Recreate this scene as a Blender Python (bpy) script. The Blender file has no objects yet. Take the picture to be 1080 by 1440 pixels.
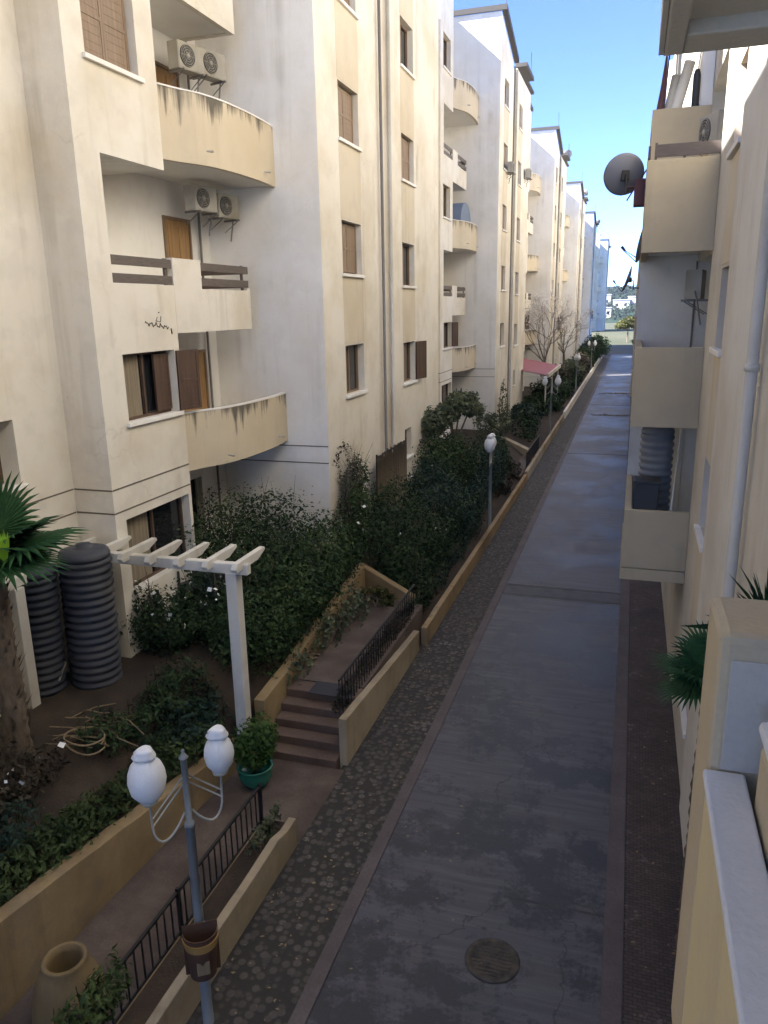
import bpy, bmesh, math, random
import numpy as np
from mathutils import Matrix, Vector, noise as mnoise
R = random.Random(7)
PI = math.pi
scene = bpy.context.scene
COL = scene.collection

# ------------------------------------------------------------------ materials
def nt(m):
    m.use_nodes = True
    t = m.node_tree
    return t, t.nodes, t.links, t.nodes['Principled BSDF']

def rgb(c): return (c[0], c[1], c[2], 1)

def simple(name, col, rough=.6, metal=0, spec=.5):
    m = bpy.data.materials.new(name); t, n, l, b = nt(m)
    b.inputs['Base Color'].default_value = rgb(col)
    b.inputs['Roughness'].default_value = rough
    b.inputs['Metallic'].default_value = metal
    b.inputs['Specular IOR Level'].default_value = spec
    return m

def ramp(n, l, src, stops, out=None):
    r = n.new('ShaderNodeValToRGB')
    e = r.color_ramp.elements
    e[0].position, e[0].color = stops[0][0], stops[0][1] if len(stops[0][1]) == 4 else rgb(stops[0][1])
    e[1].position, e[1].color = stops[-1][0], rgb(stops[-1][1])
    for p, c in stops[1:-1]:
        x = e.new(p); x.color = rgb(c)
    l.new(src, r.inputs[0])
    return r.outputs[0]

def noise_(n, l, vec, scale, detail=4, rough=.55, mapscale=None):
    if mapscale:
        mp = n.new('ShaderNodeMapping'); mp.inputs['Scale'].default_value = mapscale
        l.new(vec, mp.inputs[0]); vec = mp.outputs[0]
    x = n.new('ShaderNodeTexNoise'); x.inputs['Scale'].default_value = scale
    x.inputs['Detail'].default_value = detail; x.inputs['Roughness'].default_value = rough
    l.new(vec, x.inputs['Vector'])
    return x.outputs['Fac']

def mix(n, l, fac, a, b, mode='MIX'):
    x = n.new('ShaderNodeMix'); x.data_type = 'RGBA'; x.blend_type = mode
    if isinstance(fac, (int, float)): x.inputs[0].default_value = fac
    else: l.new(fac, x.inputs[0])
    for i, v in ((6, a), (7, b)):
        if isinstance(v, tuple): x.inputs[i].default_value = rgb(v)
        else: l.new(v, x.inputs[i])
    return x.outputs[2]

def bump(n, l, b, src, strength=.3, dist=.02):
    x = n.new('ShaderNodeBump'); x.inputs['Strength'].default_value = strength
    x.inputs['Distance'].default_value = dist
    l.new(src, x.inputs['Height']); l.new(x.outputs[0], b.inputs['Normal'])

def geo_pos(n): return n.new('ShaderNodeNewGeometry').outputs['Position']
def obj_pos(n): return n.new('ShaderNodeTexCoord').outputs['Object']

def plaster(name, base, stain, dirt=.35, streak=.35, rough=.9, fine=60, crack=0):
    """painted render: broad weathered patches, repair patches, rain streaks, fine grain and a few hairline cracks"""
    m = bpy.data.materials.new(name); t, n, l, b = nt(m)
    p = geo_pos(n)
    def mul(src, v):
        x = n.new('ShaderNodeMath'); x.operation = 'MULTIPLY'; l.new(src, x.inputs[0])
        if isinstance(v, (int, float)): x.inputs[1].default_value = v
        else: l.new(v, x.inputs[1])
        return x.outputs[0]
    bw = lambda a, b_: [(a, (0, 0, 0)), (b_, (1, 1, 1))]
    big = noise_(n, l, p, .42, 6, .62)
    f1 = ramp(n, l, big, bw(.44, .66))
    mid = noise_(n, l, p, 1.3, 6, .65)
    f3 = ramp(n, l, mid, bw(.52, .60))
    st = noise_(n, l, p, 1.0, 5, .62, (2.2, 2.2, .13))
    f2 = ramp(n, l, st, bw(.52, .74))
    broken = ramp(n, l, noise_(n, l, p, .7, 3), bw(.42, .6))
    grey = tuple(.5 * v + .5 * (sum(base) / 3) * .82 for v in stain)
    c = mix(n, l, mul(f1, dirt), base, stain)
    c = mix(n, l, mul(f3, dirt * .38), c, grey)
    c = mix(n, l, mul(mul(f2, broken), streak), c, tuple(v * .66 for v in stain))
    spot = ramp(n, l, noise_(n, l, p, 5.5, 4, .7), bw(.70, .74))
    c = mix(n, l, mul(spot, dirt * .5), c, tuple(v * .6 for v in stain))
    if crack:
        wv = n.new('ShaderNodeVectorMath'); wv.operation = 'ADD'; l.new(p, wv.inputs[0])
        nz = n.new('ShaderNodeTexNoise'); nz.inputs['Scale'].default_value = 1.1; nz.inputs['Detail'].default_value = 5; l.new(p, nz.inputs['Vector'])
        l.new(nz.outputs['Color'], wv.inputs[1])
        vo = n.new('ShaderNodeTexVoronoi'); vo.feature = 'DISTANCE_TO_EDGE'; vo.inputs['Scale'].default_value = .42; l.new(wv.outputs[0], vo.inputs['Vector'])
        ck = ramp(n, l, vo.outputs['Distance'], [(.0, (1, 1, 1)), (.006, (0, 0, 0))])
        c = mix(n, l, mul(mul(ck, ramp(n, l, noise_(n, l, p, .5, 2), bw(.5, .6))), crack), c, tuple(v * .35 for v in stain))
    g = noise_(n, l, p, fine, 3)
    c = mix(n, l, .25, c, ramp(n, l, g, [(.3, (.78, .78, .78)), (.7, (1, 1, 1))]), 'MULTIPLY')
    l.new(c, b.inputs['Base Color'])
    b.inputs['Roughness'].default_value = rough
    b.inputs['Specular IOR Level'].default_value = .2
    h = n.new('ShaderNodeMath'); h.operation = 'ADD'
    l.new(mid, h.inputs[0]); l.new(g, h.inputs[1])
    bump(n, l, b, h.outputs[0], .25, .014)
    return m

M = {}
M['cream'] = plaster('cream_render', (.755, .705, .61), (.60, .52, .385), .75, .6, crack=.16)
M['white'] = plaster('white_render', (.84, .815, .765), (.70, .64, .53), .55, .5, crack=.1)
M['ochre'] = plaster('ochre_render', (.64, .565, .44), (.52, .435, .30), .6, .45)
M['beige'] = plaster('beige_render', (.62, .58, .50), (.48, .42, .33), .7, .5, crack=.15)
M['pilaster'] = plaster('pale_grey_render', (.70, .67, .61), (.54, .48, .39), .7, .5)
M['garden_wall'] = plaster('ochre_garden_wall', (.32, .235, .125), (.15, .10, .05), .9, .8)
M['garden_wall_orange'] = plaster('orange_garden_wall', (.345, .25, .14), (.18, .125, .065), .9, .8)
M['garden_wall_pale'] = plaster('pale_cream_garden_wall', (.40, .33, .225), (.21, .155, .09), .8, .7, crack=.3)
M['parapet'] = plaster('yellow_parapet_render', (.58, .485, .29), (.47, .39, .23), .6, .9)
M['ledge'] = plaster('white_ledge_paint', (.60, .61, .63), (.38, .38, .38), .5, .0)
M['soffit'] = plaster('soffit_paint', (.80, .775, .71), (.6, .55, .47), .4, 0)

def stained_balcony():
    m = plaster('ochre_render_with_black_drips', (.62, .53, .385), (.52, .42, .28), .45, .3)
    t, n, l, b = nt(m)
    src = b.inputs['Base Color'].links[0].from_socket
    g = n.new('ShaderNodeTexCoord').outputs['Generated']
    sp = n.new('ShaderNodeSeparateXYZ'); l.new(g, sp.inputs[0])
    p = geo_pos(n)
    s = noise_(n, l, p, 1.0, 5, .65, (5.5, 5.5, .22))
    a = n.new('ShaderNodeMath'); a.operation = 'MULTIPLY_ADD'      # z*0.75 + noise
    bign = noise_(n, l, p, 1.1, 3)
    am = n.new('ShaderNodeMath'); am.operation = 'MULTIPLY_ADD'; l.new(bign, am.inputs[0]); am.inputs[1].default_value = .55; l.new(s, am.inputs[2])
    a2 = n.new('ShaderNodeMath'); a2.operation = 'SUBTRACT'; l.new(am.outputs[0], a2.inputs[0]); a2.inputs[1].default_value = .27
    l.new(sp.outputs[2], a.inputs[0]); a.inputs[1].default_value = .62; l.new(a2.outputs[0], a.inputs[2])
    f = ramp(n, l, a.outputs[0], [(.97, (0, 0, 0)), (1.0, (.25, .25, .25)), (1.0, (.25, .25, .25))])
    f = n.new('ShaderNodeMapRange'); l.new(a.outputs[0], f.inputs[0])
    f.inputs[1].default_value = 1.0; f.inputs[2].default_value = 1.17; f.inputs[4].default_value = .85
    c = mix(n, l, f.outputs[0], src, (.07, .065, .055))
    l.new(c, b.inputs['Base Color'])
    return m
M['stained'] = stained_balcony()

def wood(name, a, b_, rough=.6, axis=(1, 1, .08)):
    m = bpy.data.materials.new(name); t, n, l, b = nt(m)
    p = geo_pos(n)
    f = noise_(n, l, p, 14, 5, .6, axis)
    l.new(ramp(n, l, f, [(.3, a), (.7, b_)]), b.inputs['Base Color'])
    b.inputs['Roughness'].default_value = rough
    bump(n, l, b, f, .25, .006)
    return m
M['shutter'] = wood('weathered_shutter_wood', (.16, .105, .062), (.27, .185, .115))
M['shutter_dark'] = wood('dark_shutter_wood', (.06, .034, .022), (.12, .07, .045))
M['door'] = wood('varnished_door_wood', (.25, .135, .045), (.38, .22, .085), .45)
M['rail_wood'] = wood('grey_brown_rail_wood', (.085, .068, .055), (.15, .12, .10), .7, (.4, .4, 6))
M['stain_wood'] = wood('dark_stained_plank', (.055, .042, .036), (.10, .075, .065), .6, (.4, .4, 6))
M['bark'] = wood('bark', (.07, .05, .035), (.16, .125, .09), .95, (1, 1, .35))
M['twig'] = wood('grey_twig', (.13, .105, .085), (.25, .21, .17), .95)
M['reed'] = wood('reed_screen', (.17, .125, .085), (.30, .235, .17), .9, (1.6, 1.6, .04))
M['dry'] = wood('dry_cane', (.16, .115, .06), (.28, .21, .12), .85)

M['groove_shade'] = simple('painted_groove_shade', (.14, .115, .09), .9)
M['trim'] = simple('dark_roof_trim', (.05, .045, .042), .75)
M['iron'] = simple('black_iron', (.018, .017, .017), .55, .3)
M['grey_metal'] = plaster('grey_painted_pole', (.25, .285, .295), (.15, .11, .08), .55, .8, .5)
M['pale_metal'] = simple('pale_painted_arm', (.36, .35, .31), .55)
M['white_paint'] = plaster('weathered_white_paint', (.64, .61, .54), (.40, .36, .28), .7, .5, .6)
M['plastic_white'] = plaster('aged_ac_casing', (.43, .41, .355), (.26, .23, .17), .9, .7, .6)
M['fan_dark'] = simple('ac_fan_dark', (.06, .055, .05), .6)
M['pipe'] = plaster('pvc_pipe', (.54, .52, .47), (.38, .33, .26), .6, .6, .5)
M['pipe_dark'] = simple('dark_pipe', (.16, .15, .14), .6)
M['tank'] = plaster('ridged_dark_plastic', (.040, .047, .066), (.10, .092, .08), .6, .7, .45)
M['rubber'] = simple('rubber_mat', (.035, .035, .04), .9)
M['grey_cloth'] = simple('blue_grey_awning_cloth', (.16, .20, .27), .85)
M['fabric'] = simple('pale_fabric', (.55, .52, .46), .95)
M['black_plastic'] = simple('black_plastic', (.02, .02, .022), .5)
M['red_roof'] = wood('dusty_red_metal_roof', (.20, .05, .058), (.28, .085, .09), .55, (1, .2, 1))
M['maroon'] = simple('maroon_cloth', (.07, .03, .036), .9)
M['green_glaze'] = simple('green_glazed_clay', (.018, .155, .105), .22)
M['urn'] = plaster('ochre_urn_paint', (.23, .165, .08), (.12, .08, .035), .6, .6)
M['dish'] = simple('grey_dish_paint', (.17, .175, .20), .6, .2)
M['dark_inside'] = simple('unlit_room', (.02, .018, .016), .9)
M['shelf_dark'] = simple('dark_metal_shelf', (.025, .027, .032), .5)
M['far_white'] = simple('far_white_wall', (.5, .49, .47), .9)
M['roof_tile'] = simple('terracotta', (.35, .16, .09), .9)

def glass_mat():
    m = bpy.data.materials.new('window_glass'); t, n, l, b = nt(m)
    b.inputs['Base Color'].default_value = (.016, .017, .018, 1)
    b.inputs['Roughness'].default_value = .08
    b.inputs['Specular IOR Level'].default_value = .7
    return m
M['glass'] = glass_mat()
M['curtain'] = wood('beige_curtain', (.16, .13, .09), (.28, .23, .16), .9, (1.5, 1.5, .05))

def globe_mat():
    m = plaster('opal_lamp_glass', (.74, .75, .77), (.56, .55, .52), .5, .4, .4)
    t, n, l, b = nt(m)
    b.inputs['Subsurface Weight'].default_value = .25
    b.inputs['Subsurface Radius'].default_value = (.08, .08, .08)
    return m
M['globe'] = globe_mat()

def leaf(name, dark, light, scale=1.6, rough=.55, trans=.12):
    m = bpy.data.materials.new(name); t, n, l, b = nt(m)
    p = geo_pos(n)
    f = noise_(n, l, p, scale, 3)
    f2 = noise_(n, l, p, 22, 2)
    c = ramp(n, l, f, [(.33, dark), (.68, light)])
    c = mix(n, l, .6, c, ramp(n, l, f2, [(.3, (.45, .45, .45)), (.72, (1.25, 1.2, 1.0))]), 'MULTIPLY')
    l.new(c, b.inputs['Base Color']); b.inputs['Roughness'].default_value = rough
    b.inputs['Specular IOR Level'].default_value = .12
    b.inputs['Transmission Weight'].default_value = 0
    return m
M['leaf_dark'] = leaf('dark_shrub_leaf', (.012, .026, .012), (.038, .066, .026))
M['leaf_mid'] = leaf('green_shrub_leaf', (.015, .034, .013), (.050, .085, .030))
M['leaf_bright'] = leaf('fresh_leaf', (.03, .066, .014), (.075, .13, .035))
M['leaf_blue'] = leaf('blue_green_leaf', (.015, .034, .026), (.04, .072, .055))
M['leaf_grey'] = leaf('grey_green_leaf', (.055, .072, .042), (.15, .17, .10))
M['leaf_hedge'] = leaf('hedge_leaf', (.020, .036, .012), (.075, .11, .04))
M['leaf_palm'] = leaf('palm_leaf', (.018, .055, .026), (.045, .115, .045), 2, .38)
M['leaf_young'] = simple('young_palm_leaf', (.22, .42, .03), .45)
M['leaf_dry'] = leaf('dry_twig_leaf', (.030, .024, .017), (.062, .05, .035))
M['leaf_olive'] = leaf('olive_yellow_leaf', (.05, .06, .018), (.12, .115, .04))
M['blossom'] = simple('white_petal', (.75, .74, .70), .7)
M['blossom_pink'] = simple('pale_almond_petal', (.62, .58, .55), .8)
M['far_wood'] = leaf('far_woodland', (.012, .026, .019), (.028, .048, .034), .06)

def ground_mat(name, stops, scale, bumpd=.03, rough=.95, stretch=None, fine=30):
    m = bpy.data.materials.new(name); t, n, l, b = nt(m)
    p = geo_pos(n)
    f = noise_(n, l, p, scale, 6, .6, stretch)
    g = noise_(n, l, p, fine, 4)
    c = ramp(n, l, f, stops)
    c = mix(n, l, .45, c, ramp(n, l, g, [(.3, (.6, .6, .6)), (.7, (1.15, 1.15, 1.15))]), 'MULTIPLY')
    l.new(c, b.inputs['Base Color']); b.inputs['Roughness'].default_value = rough
    bump(n, l, b, g, .5, bumpd)
    return m
M['soil'] = ground_mat('garden_soil', [(.3, (.022, .014, .009)), (.55, (.042, .028, .017)), (.75, (.07, .05, .032))], 1.3)
M['path'] = ground_mat('path_paving', [(.3, (.055, .038, .03)), (.5, (.095, .068, .053)), (.72, (.16, .12, .09))], 1.1, .006, .8)
M['step'] = ground_mat('step_paving', [(.3, (.095, .062, .046)), (.7, (.15, .10, .074))], 1.6, .006, .8)
M['field'] = ground_mat('dry_grass_field', [(.3, (.034, .04, .018)), (.55, (.055, .058, .028)), (.75, (.08, .066, .038))], .035, .05, 1, None, 2)
M['dirt'] = ground_mat('pale_dirt', [(.3, (.15, .11, .07)), (.7, (.23, .175, .115))], .2, .05)

def road_mat():
    """poured concrete: blotchy damp stains with ragged edges, cross brushing, grit, patch repairs and cracks"""
    m = bpy.data.materials.new('street_concrete'); t, n, l, b = nt(m)
    p = geo_pos(n)
    big = noise_(n, l, p, .40, 8, .66)
    mid = noise_(n, l, p, 2.1, 8, .72)
    brush = noise_(n, l, p, 1.0, 6, .68, (.5, 7.5, 1))
    fine = noise_(n, l, p, 70, 4, .7)
    grit = noise_(n, l, p, 17, 5, .75)
    s = n.new('ShaderNodeMath'); s.operation = 'MULTIPLY_ADD'; l.new(mid, s.inputs[0]); s.inputs[1].default_value = .6
    l.new(big, s.inputs[2])
    s2 = n.new('ShaderNodeMath'); s2.operation = 'MULTIPLY_ADD'; l.new(grit, s2.inputs[0]); s2.inputs[1].default_value = .22; l.new(s.outputs[0], s2.inputs[2])
    wet = n.new('ShaderNodeMapRange'); wet.interpolation_type = 'SMOOTHSTEP'; l.new(s2.outputs[0], wet.inputs[0])
    wet.inputs[1].default_value = .87; wet.inputs[2].default_value = .965
    c = ramp(n, l, brush, [(.3, (.056, .054, .062)), (.5, (.085, .082, .092)), (.72, (.125, .121, .130))])
    c = mix(n, l, wet.outputs[0], c, (.027, .027, .031))
    tan = ramp(n, l, noise_(n, l, p, .9, 6, .7), [(.56, (0, 0, 0)), (.7, (.5, .5, .5))])
    c = mix(n, l, tan, c, (.10, .088, .075))
    pale = ramp(n, l, noise_(n, l, p, 6, 7, .8), [(.62, (0, 0, 0)), (.70, (.6, .6, .6))])
    c = mix(n, l, pale, c, (.17, .165, .165))
    wv = n.new('ShaderNodeVectorMath'); wv.operation = 'ADD'; l.new(p, wv.inputs[0])
    nz = n.new('ShaderNodeTexNoise'); nz.inputs['Scale'].default_value = 1.6; nz.inputs['Detail'].default_value = 6; l.new(p, nz.inputs['Vector']); l.new(nz.outputs['Color'], wv.inputs[1])
    vo = n.new('ShaderNodeTexVoronoi'); vo.feature = 'DISTANCE_TO_EDGE'; vo.inputs['Scale'].default_value = .33; l.new(wv.outputs[0], vo.inputs['Vector'])
    ck = ramp(n, l, vo.outputs['Distance'], [(.0, (.8, .8, .8)), (.005, (0, 0, 0))])
    c = mix(n, l, ck, c, (.018, .017, .017))
    c = mix(n, l, .6, c, ramp(n, l, fine, [(.3, (.6, .6, .6)), (.7, (1.2, 1.2, 1.2))]), 'MULTIPLY')
    l.new(c, b.inputs['Base Color'])
    rr = n.new('ShaderNodeMapRange'); l.new(wet.outputs[0], rr.inputs[0]); rr.inputs[3].default_value = .58; rr.inputs[4].default_value = .42
    l.new(rr.outputs[0], b.inputs['Roughness'])
    b.inputs['Specular IOR Level'].default_value = .5
    h = n.new('ShaderNodeMath'); h.operation = 'MULTIPLY_ADD'; l.new(brush, h.inputs[0]); h.inputs[1].default_value = 1.2; l.new(fine, h.inputs[2])
    h2 = n.new('ShaderNodeMath'); h2.operation = 'ADD'; l.new(h.outputs[0], h2.inputs[0]); l.new(grit, h2.inputs[1])
    bump(n, l, b, h2.outputs[0], .5, .008)
    return m
M['road'] = road_mat()
M['kerb'] = ground_mat('kerb_band_concrete', [(.3, (.080, .064, .062)), (.7, (.125, .103, .10))], 1.4, .004, .8)
M['joint'] = ground_mat('street_joint_concrete', [(.3, (.03, .03, .033)), (.7, (.065, .063, .066))], 3, .004, .7)

def cobble_mat(name, stone, dark, mortar, scale, lichen):
    m = bpy.data.materials.new(name); t, n, l, b = nt(m)
    p = geo_pos(n)
    v = n.new('ShaderNodeTexVoronoi'); v.inputs['Scale'].default_value = scale; v.inputs['Randomness'].default_value = .65
    l.new(p, v.inputs['Vector'])
    cellc = n.new('ShaderNodeSeparateColor'); l.new(v.outputs['Color'], cellc.inputs[0])
    edge = n.new('ShaderNodeMapRange'); l.new(v.outputs['Distance'], edge.inputs[0])
    edge.inputs[1].default_value = .38; edge.inputs[2].default_value = .55
    big = noise_(n, l, p, .7, 5)
    bigf = ramp(n, l, big, [(.45, (0, 0, 0)), (.68, (1, 1, 1))])
    c = mix(n, l, cellc.outputs[0], dark, stone)
    lm = n.new('ShaderNodeMath'); lm.operation = 'GREATER_THAN'; l.new(cellc.outputs[1], lm.inputs[0]); lm.inputs[1].default_value = .62
    l2 = n.new('ShaderNodeMath'); l2.operation = 'MULTIPLY'; l.new(lm.outputs[0], l2.inputs[0]); l.new(bigf, l2.inputs[1])
    sp = noise_(n, l, p, 26, 3)
    l3 = n.new('ShaderNodeMath'); l3.operation = 'MULTIPLY'; l.new(l2.outputs[0], l3.inputs[0]); l.new(ramp(n, l, sp, [(.42, (0, 0, 0)), (.6, (1, 1, 1))]), l3.inputs[1])
    c = mix(n, l, l3.outputs[0], c, lichen)
    c = mix(n, l, edge.outputs[0], c, mortar)
    g = noise_(n, l, p, 60, 3)
    c = mix(n, l, .5, c, ramp(n, l, g, [(.3, (.6, .6, .6)), (.7, (1.15, 1.15, 1.15))]), 'MULTIPLY')
    l.new(c, b.inputs['Base Color']); b.inputs['Roughness'].default_value = .8
    inv = n.new('ShaderNodeMath'); inv.operation = 'SUBTRACT'; inv.inputs[0].default_value = 1; l.new(v.outputs['Distance'], inv.inputs[1])
    bump(n, l, b, inv.outputs[0], .6, .03)
    return m
M['cobble'] = cobble_mat('mossy_cobbles', (.088, .076, .062), (.055, .047, .039), (.030, .026, .020), 9.0, (.21, .195, .165))

def brick_mat():
    m = bpy.data.materials.new('brown_paver_strip'); t, n, l, b = nt(m)
    p = geo_pos(n)
    br = n.new('ShaderNodeTexBrick'); br.inputs['Scale'].default_value = 5
    br.inputs['Color1'].default_value = (.052, .035, .030, 1); br.inputs['Color2'].default_value = (.088, .060, .052, 1)
    br.inputs['Mortar'].default_value = (.026, .022, .019, 1); br.inputs['Mortar Size'].default_value = .03
    l.new(p, br.inputs['Vector'])
    f = noise_(n, l, p, 1.6, 5)
    lich = ramp(n, l, noise_(n, l, p, 9, 5, .7), [(.54, (0, 0, 0)), (.66, (1, 1, 1))])
    mm = n.new('ShaderNodeMath'); mm.operation = 'MULTIPLY'; l.new(lich, mm.inputs[0]); l.new(ramp(n, l, f, [(.5, (0, 0, 0)), (.65, (1, 1, 1))]), mm.inputs[1])
    c = mix(n, l, mm.outputs[0], br.outputs['Color'], (.19, .165, .135))
    c = mix(n, l, .6, c, ramp(n, l, f, [(.3, (.55, .55, .55)), (.7, (1.2, 1.2, 1.2))]), 'MULTIPLY')
    l.new(c, b.inputs['Base Color']); b.inputs['Roughness'].default_value = .75
    bump(n, l, b, br.outputs['Fac'], -.4, .01)
    return m
M['brick'] = brick_mat()

# ------------------------------------------------------------------ mesh builder
class MB:
    def __init__(self): self.v = []; self.f = []; self.s = []
    def add(self, verts, faces, smooth=False, mat=None):
        o = len(self.v)
        if mat is not None: verts = [tuple(mat @ Vector(p)) for p in verts]
        self.v += [tuple(p) for p in verts]
        self.f += [[i + o for i in f] for f in faces]
        self.s += [smooth] * len(faces)
        return self
    def box(self, x0, x1, y0, y1, z0, z1, mat=None):
        v = [(x, y, z) for z in (z0, z1) for y in (y0, y1) for x in (x0, x1)]
        return self.add(v, [[0, 2, 3, 1], [4, 5, 7, 6], [0, 1, 5, 4], [2, 6, 7, 3], [0, 4, 6, 2], [1, 3, 7, 5]], False, mat)
    def quad(self, *p): return self.add(p, [list(range(len(p)))])
    def prism(self, poly, z0, z1, caps=True):
        """poly: xy list CCW, z0/z1 numbers or lists"""
        n = len(poly)
        a = [z0] * n if not isinstance(z0, (list, tuple)) else z0
        b = [z1] * n if not isinstance(z1, (list, tuple)) else z1
        v = [(p[0], p[1], a[i]) for i, p in enumerate(poly)] + [(p[0], p[1], b[i]) for i, p in enumerate(poly)]
        f = [[i, (i + 1) % n, n + (i + 1) % n, n + i] for i in range(n)]
        if caps: f += [list(range(n))[::-1], list(range(n, 2 * n))]
        return self.add(v, f)
    def tube(self, pts, r, seg=8, caps=True):
        pts = [Vector(p) for p in pts]
        rs = r if isinstance(r, (list, tuple)) else [r] * len(pts)
        v = []; up = Vector((0, 0, 1))
        for i, p in enumerate(pts):
            d = (pts[min(i + 1, len(pts) - 1)] - pts[max(i - 1, 0)]).normalized()
            ref = up if abs(d.z) < .95 else Vector((1, 0, 0))
            a = d.cross(ref).normalized(); b = d.cross(a).normalized()
            for k in range(seg):
                t = 2 * PI * k / seg
                v.append(p + (a * math.cos(t) + b * math.sin(t)) * rs[i])
        f = []
        for i in range(len(pts) - 1):
            for k in range(seg):
                k2 = (k + 1) % seg
                f.append([i * seg + k, i * seg + k2, (i + 1) * seg + k2, (i + 1) * seg + k])
        if caps:
            f.append(list(range(seg))); f.append([(len(pts) - 1) * seg + k for k in range(seg)][::-1])
        return self.add(v, f, True)
    def lathe(self, prof, c=(0, 0, 0), seg=24, mat=None, wob=0):
        v = []
        for r, z in prof:
            for k in range(seg):
                t = 2 * PI * k / seg
                rr = r * (1 + wob * math.sin(3 * t + z * 5))
                v.append((c[0] + rr * math.cos(t), c[1] + rr * math.sin(t), c[2] + z))
        f = []
        for i in range(len(prof) - 1):
            for k in range(seg):
                k2 = (k + 1) % seg
                f.append([i * seg + k, i * seg + k2, (i + 1) * seg + k2, (i + 1) * seg + k])
        if prof[0][0] > 1e-4: f.append(list(range(seg))[::-1])
        if prof[-1][0] > 1e-4: f.append([(len(prof) - 1) * seg + k for k in range(seg)])
        return self.add(v, f, True, mat)
    def build(self, name, mat, parent=None, bevel=0, loc=None):
        me = bpy.data.meshes.new(name)
        me.from_pydata(self.v, [], self.f); me.validate(); me.update()
        if len(me.polygons) == len(self.s): me.polygons.foreach_set('use_smooth', self.s)
        bm = bmesh.new(); bm.from_mesh(me)
        bmesh.ops.recalc_face_normals(bm, faces=bm.faces) if getattr(self, 'recalc', False) else None
        bm.to_mesh(me); bm.free()
        me.materials.append(M[mat] if isinstance(mat, str) else mat)
        o = bpy.data.objects.new(name, me); COL.objects.link(o)
        if parent is not None: o.parent = parent
        if loc is not None: o.location = loc
        if bevel:
            b = o.modifiers.new('bevel', 'BEVEL'); b.width = bevel; b.segments = 2; b.limit_method = 'ANGLE'
        return o

def thing(name, label, cat, loc=(0, 0, 0), rz=0, group=None):
    o = bpy.data.objects.new(name, None); COL.objects.link(o)
    o.location = loc; o.rotation_euler = (0, 0, rz); o.empty_display_size = .2
    o['label'] = label; o['category'] = cat
    if group: o['group'] = group
    return o

def tag(o, label, cat, group=None):
    o['label'] = label; o['category'] = cat
    if group: o['group'] = group
    return o

def struct(o, kind='structure'):
    o['kind'] = kind
    return o

def copy_tree(o, parent=None):
    c = o.copy(); COL.objects.link(c)
    if parent is not None: c.parent = parent
    for ch in list(o.children): copy_tree(ch, c)
    return c

def dup(o, loc, label, rz=None, scale=None):
    c = copy_tree(o); c.location = loc; c['label'] = label
    if rz is not None: c.rotation_euler.z = rz
    if scale is not None: c.scale = scale
    return c

# ------------------------------------------------------------------ walls and windows
def frame(a, b):
    """local (u along the wall, d outwards, z) -> parent space; outside is on the right going a -> b"""
    a = Vector((a[0], a[1], 0)); b = Vector((b[0], b[1], 0))
    U = (b - a).normalized(); O = Vector((U.y, -U.x, 0))
    return Matrix(((U.x, O.x, 0, a.x), (U.y, O.y, 0, a.y), (0, 0, 1, 0), (0, 0, 0, 1)))

def wall(mb, a, b, z0, z1, holes=(), depth=.25):
    """one wall face with rectangular openings (u0,u1,z0,z1[,no_reveal]) and their reveals"""
    F = frame(a, b); L = (Vector(b) - Vector(a)).length
    us = sorted({0, L} | {h[0] for h in holes} | {h[1] for h in holes})
    zs = sorted({z0, z1} | {h[2] for h in holes} | {h[3] for h in holes})
    us = [u for u in us if 0 <= u <= L]; zs = [z for z in zs if z0 <= z <= z1]
    def q(p): mb.add([(F @ Vector(x)) for x in p], [[0, 1, 2, 3]])
    for i in range(len(us) - 1):
        for j in range(len(zs) - 1):
            cu, cz = (us[i] + us[i + 1]) / 2, (zs[j] + zs[j + 1]) / 2
            if any(h[0] < cu < h[1] and h[2] < cz < h[3] for h in holes): continue
            q([(us[i], 0, zs[j]), (us[i + 1], 0, zs[j]), (us[i + 1], 0, zs[j + 1]), (us[i], 0, zs[j + 1])])
    for h in holes:
        if len(h) > 4: continue
        u0, u1, a0, a1 = h[:4]; d = -depth
        q([(u0, 0, a0), (u0, d, a0), (u1, d, a0), (u1, 0, a0)])
        q([(u0, 0, a1), (u1, 0, a1), (u1, d, a1), (u0, d, a1)])
        q([(u0, 0, a0), (u0, 0, a1), (u0, d, a1), (u0, d, a0)])
        q([(u1, 0, a0), (u1, d, a0), (u1, d, a1), (u1, 0, a1)])

def leaf_panel(w, h, mat_, T, parent, slats=9):
    """one shutter leaf: stiles, rails and slats. local x 0..w, y thickness, z 0..h"""
    mb = MB()
    mb.box(0, w, -.012, .012, 0, h, T)
    s = .055
    for x0, x1, z0, z1 in ((0, s, 0, h), (w - s, w, 0, h), (s, w - s, 0, s), (s, w - s, h - s, h), (s, w - s, h * .5 - .03, h * .5 + .03)):
        mb.box(x0, x1, -.022, .022, z0 + .001, z1 - .001, T)
    n = max(3, int(slats))
    for k in range(n):
        z = s + (h - 2 * s) * (k + .5) / n
        mb.box(s, w - s, -.017, .017, z - .008, z + .008, T)
    return mb.build('shutter', mat_, parent)

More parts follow.
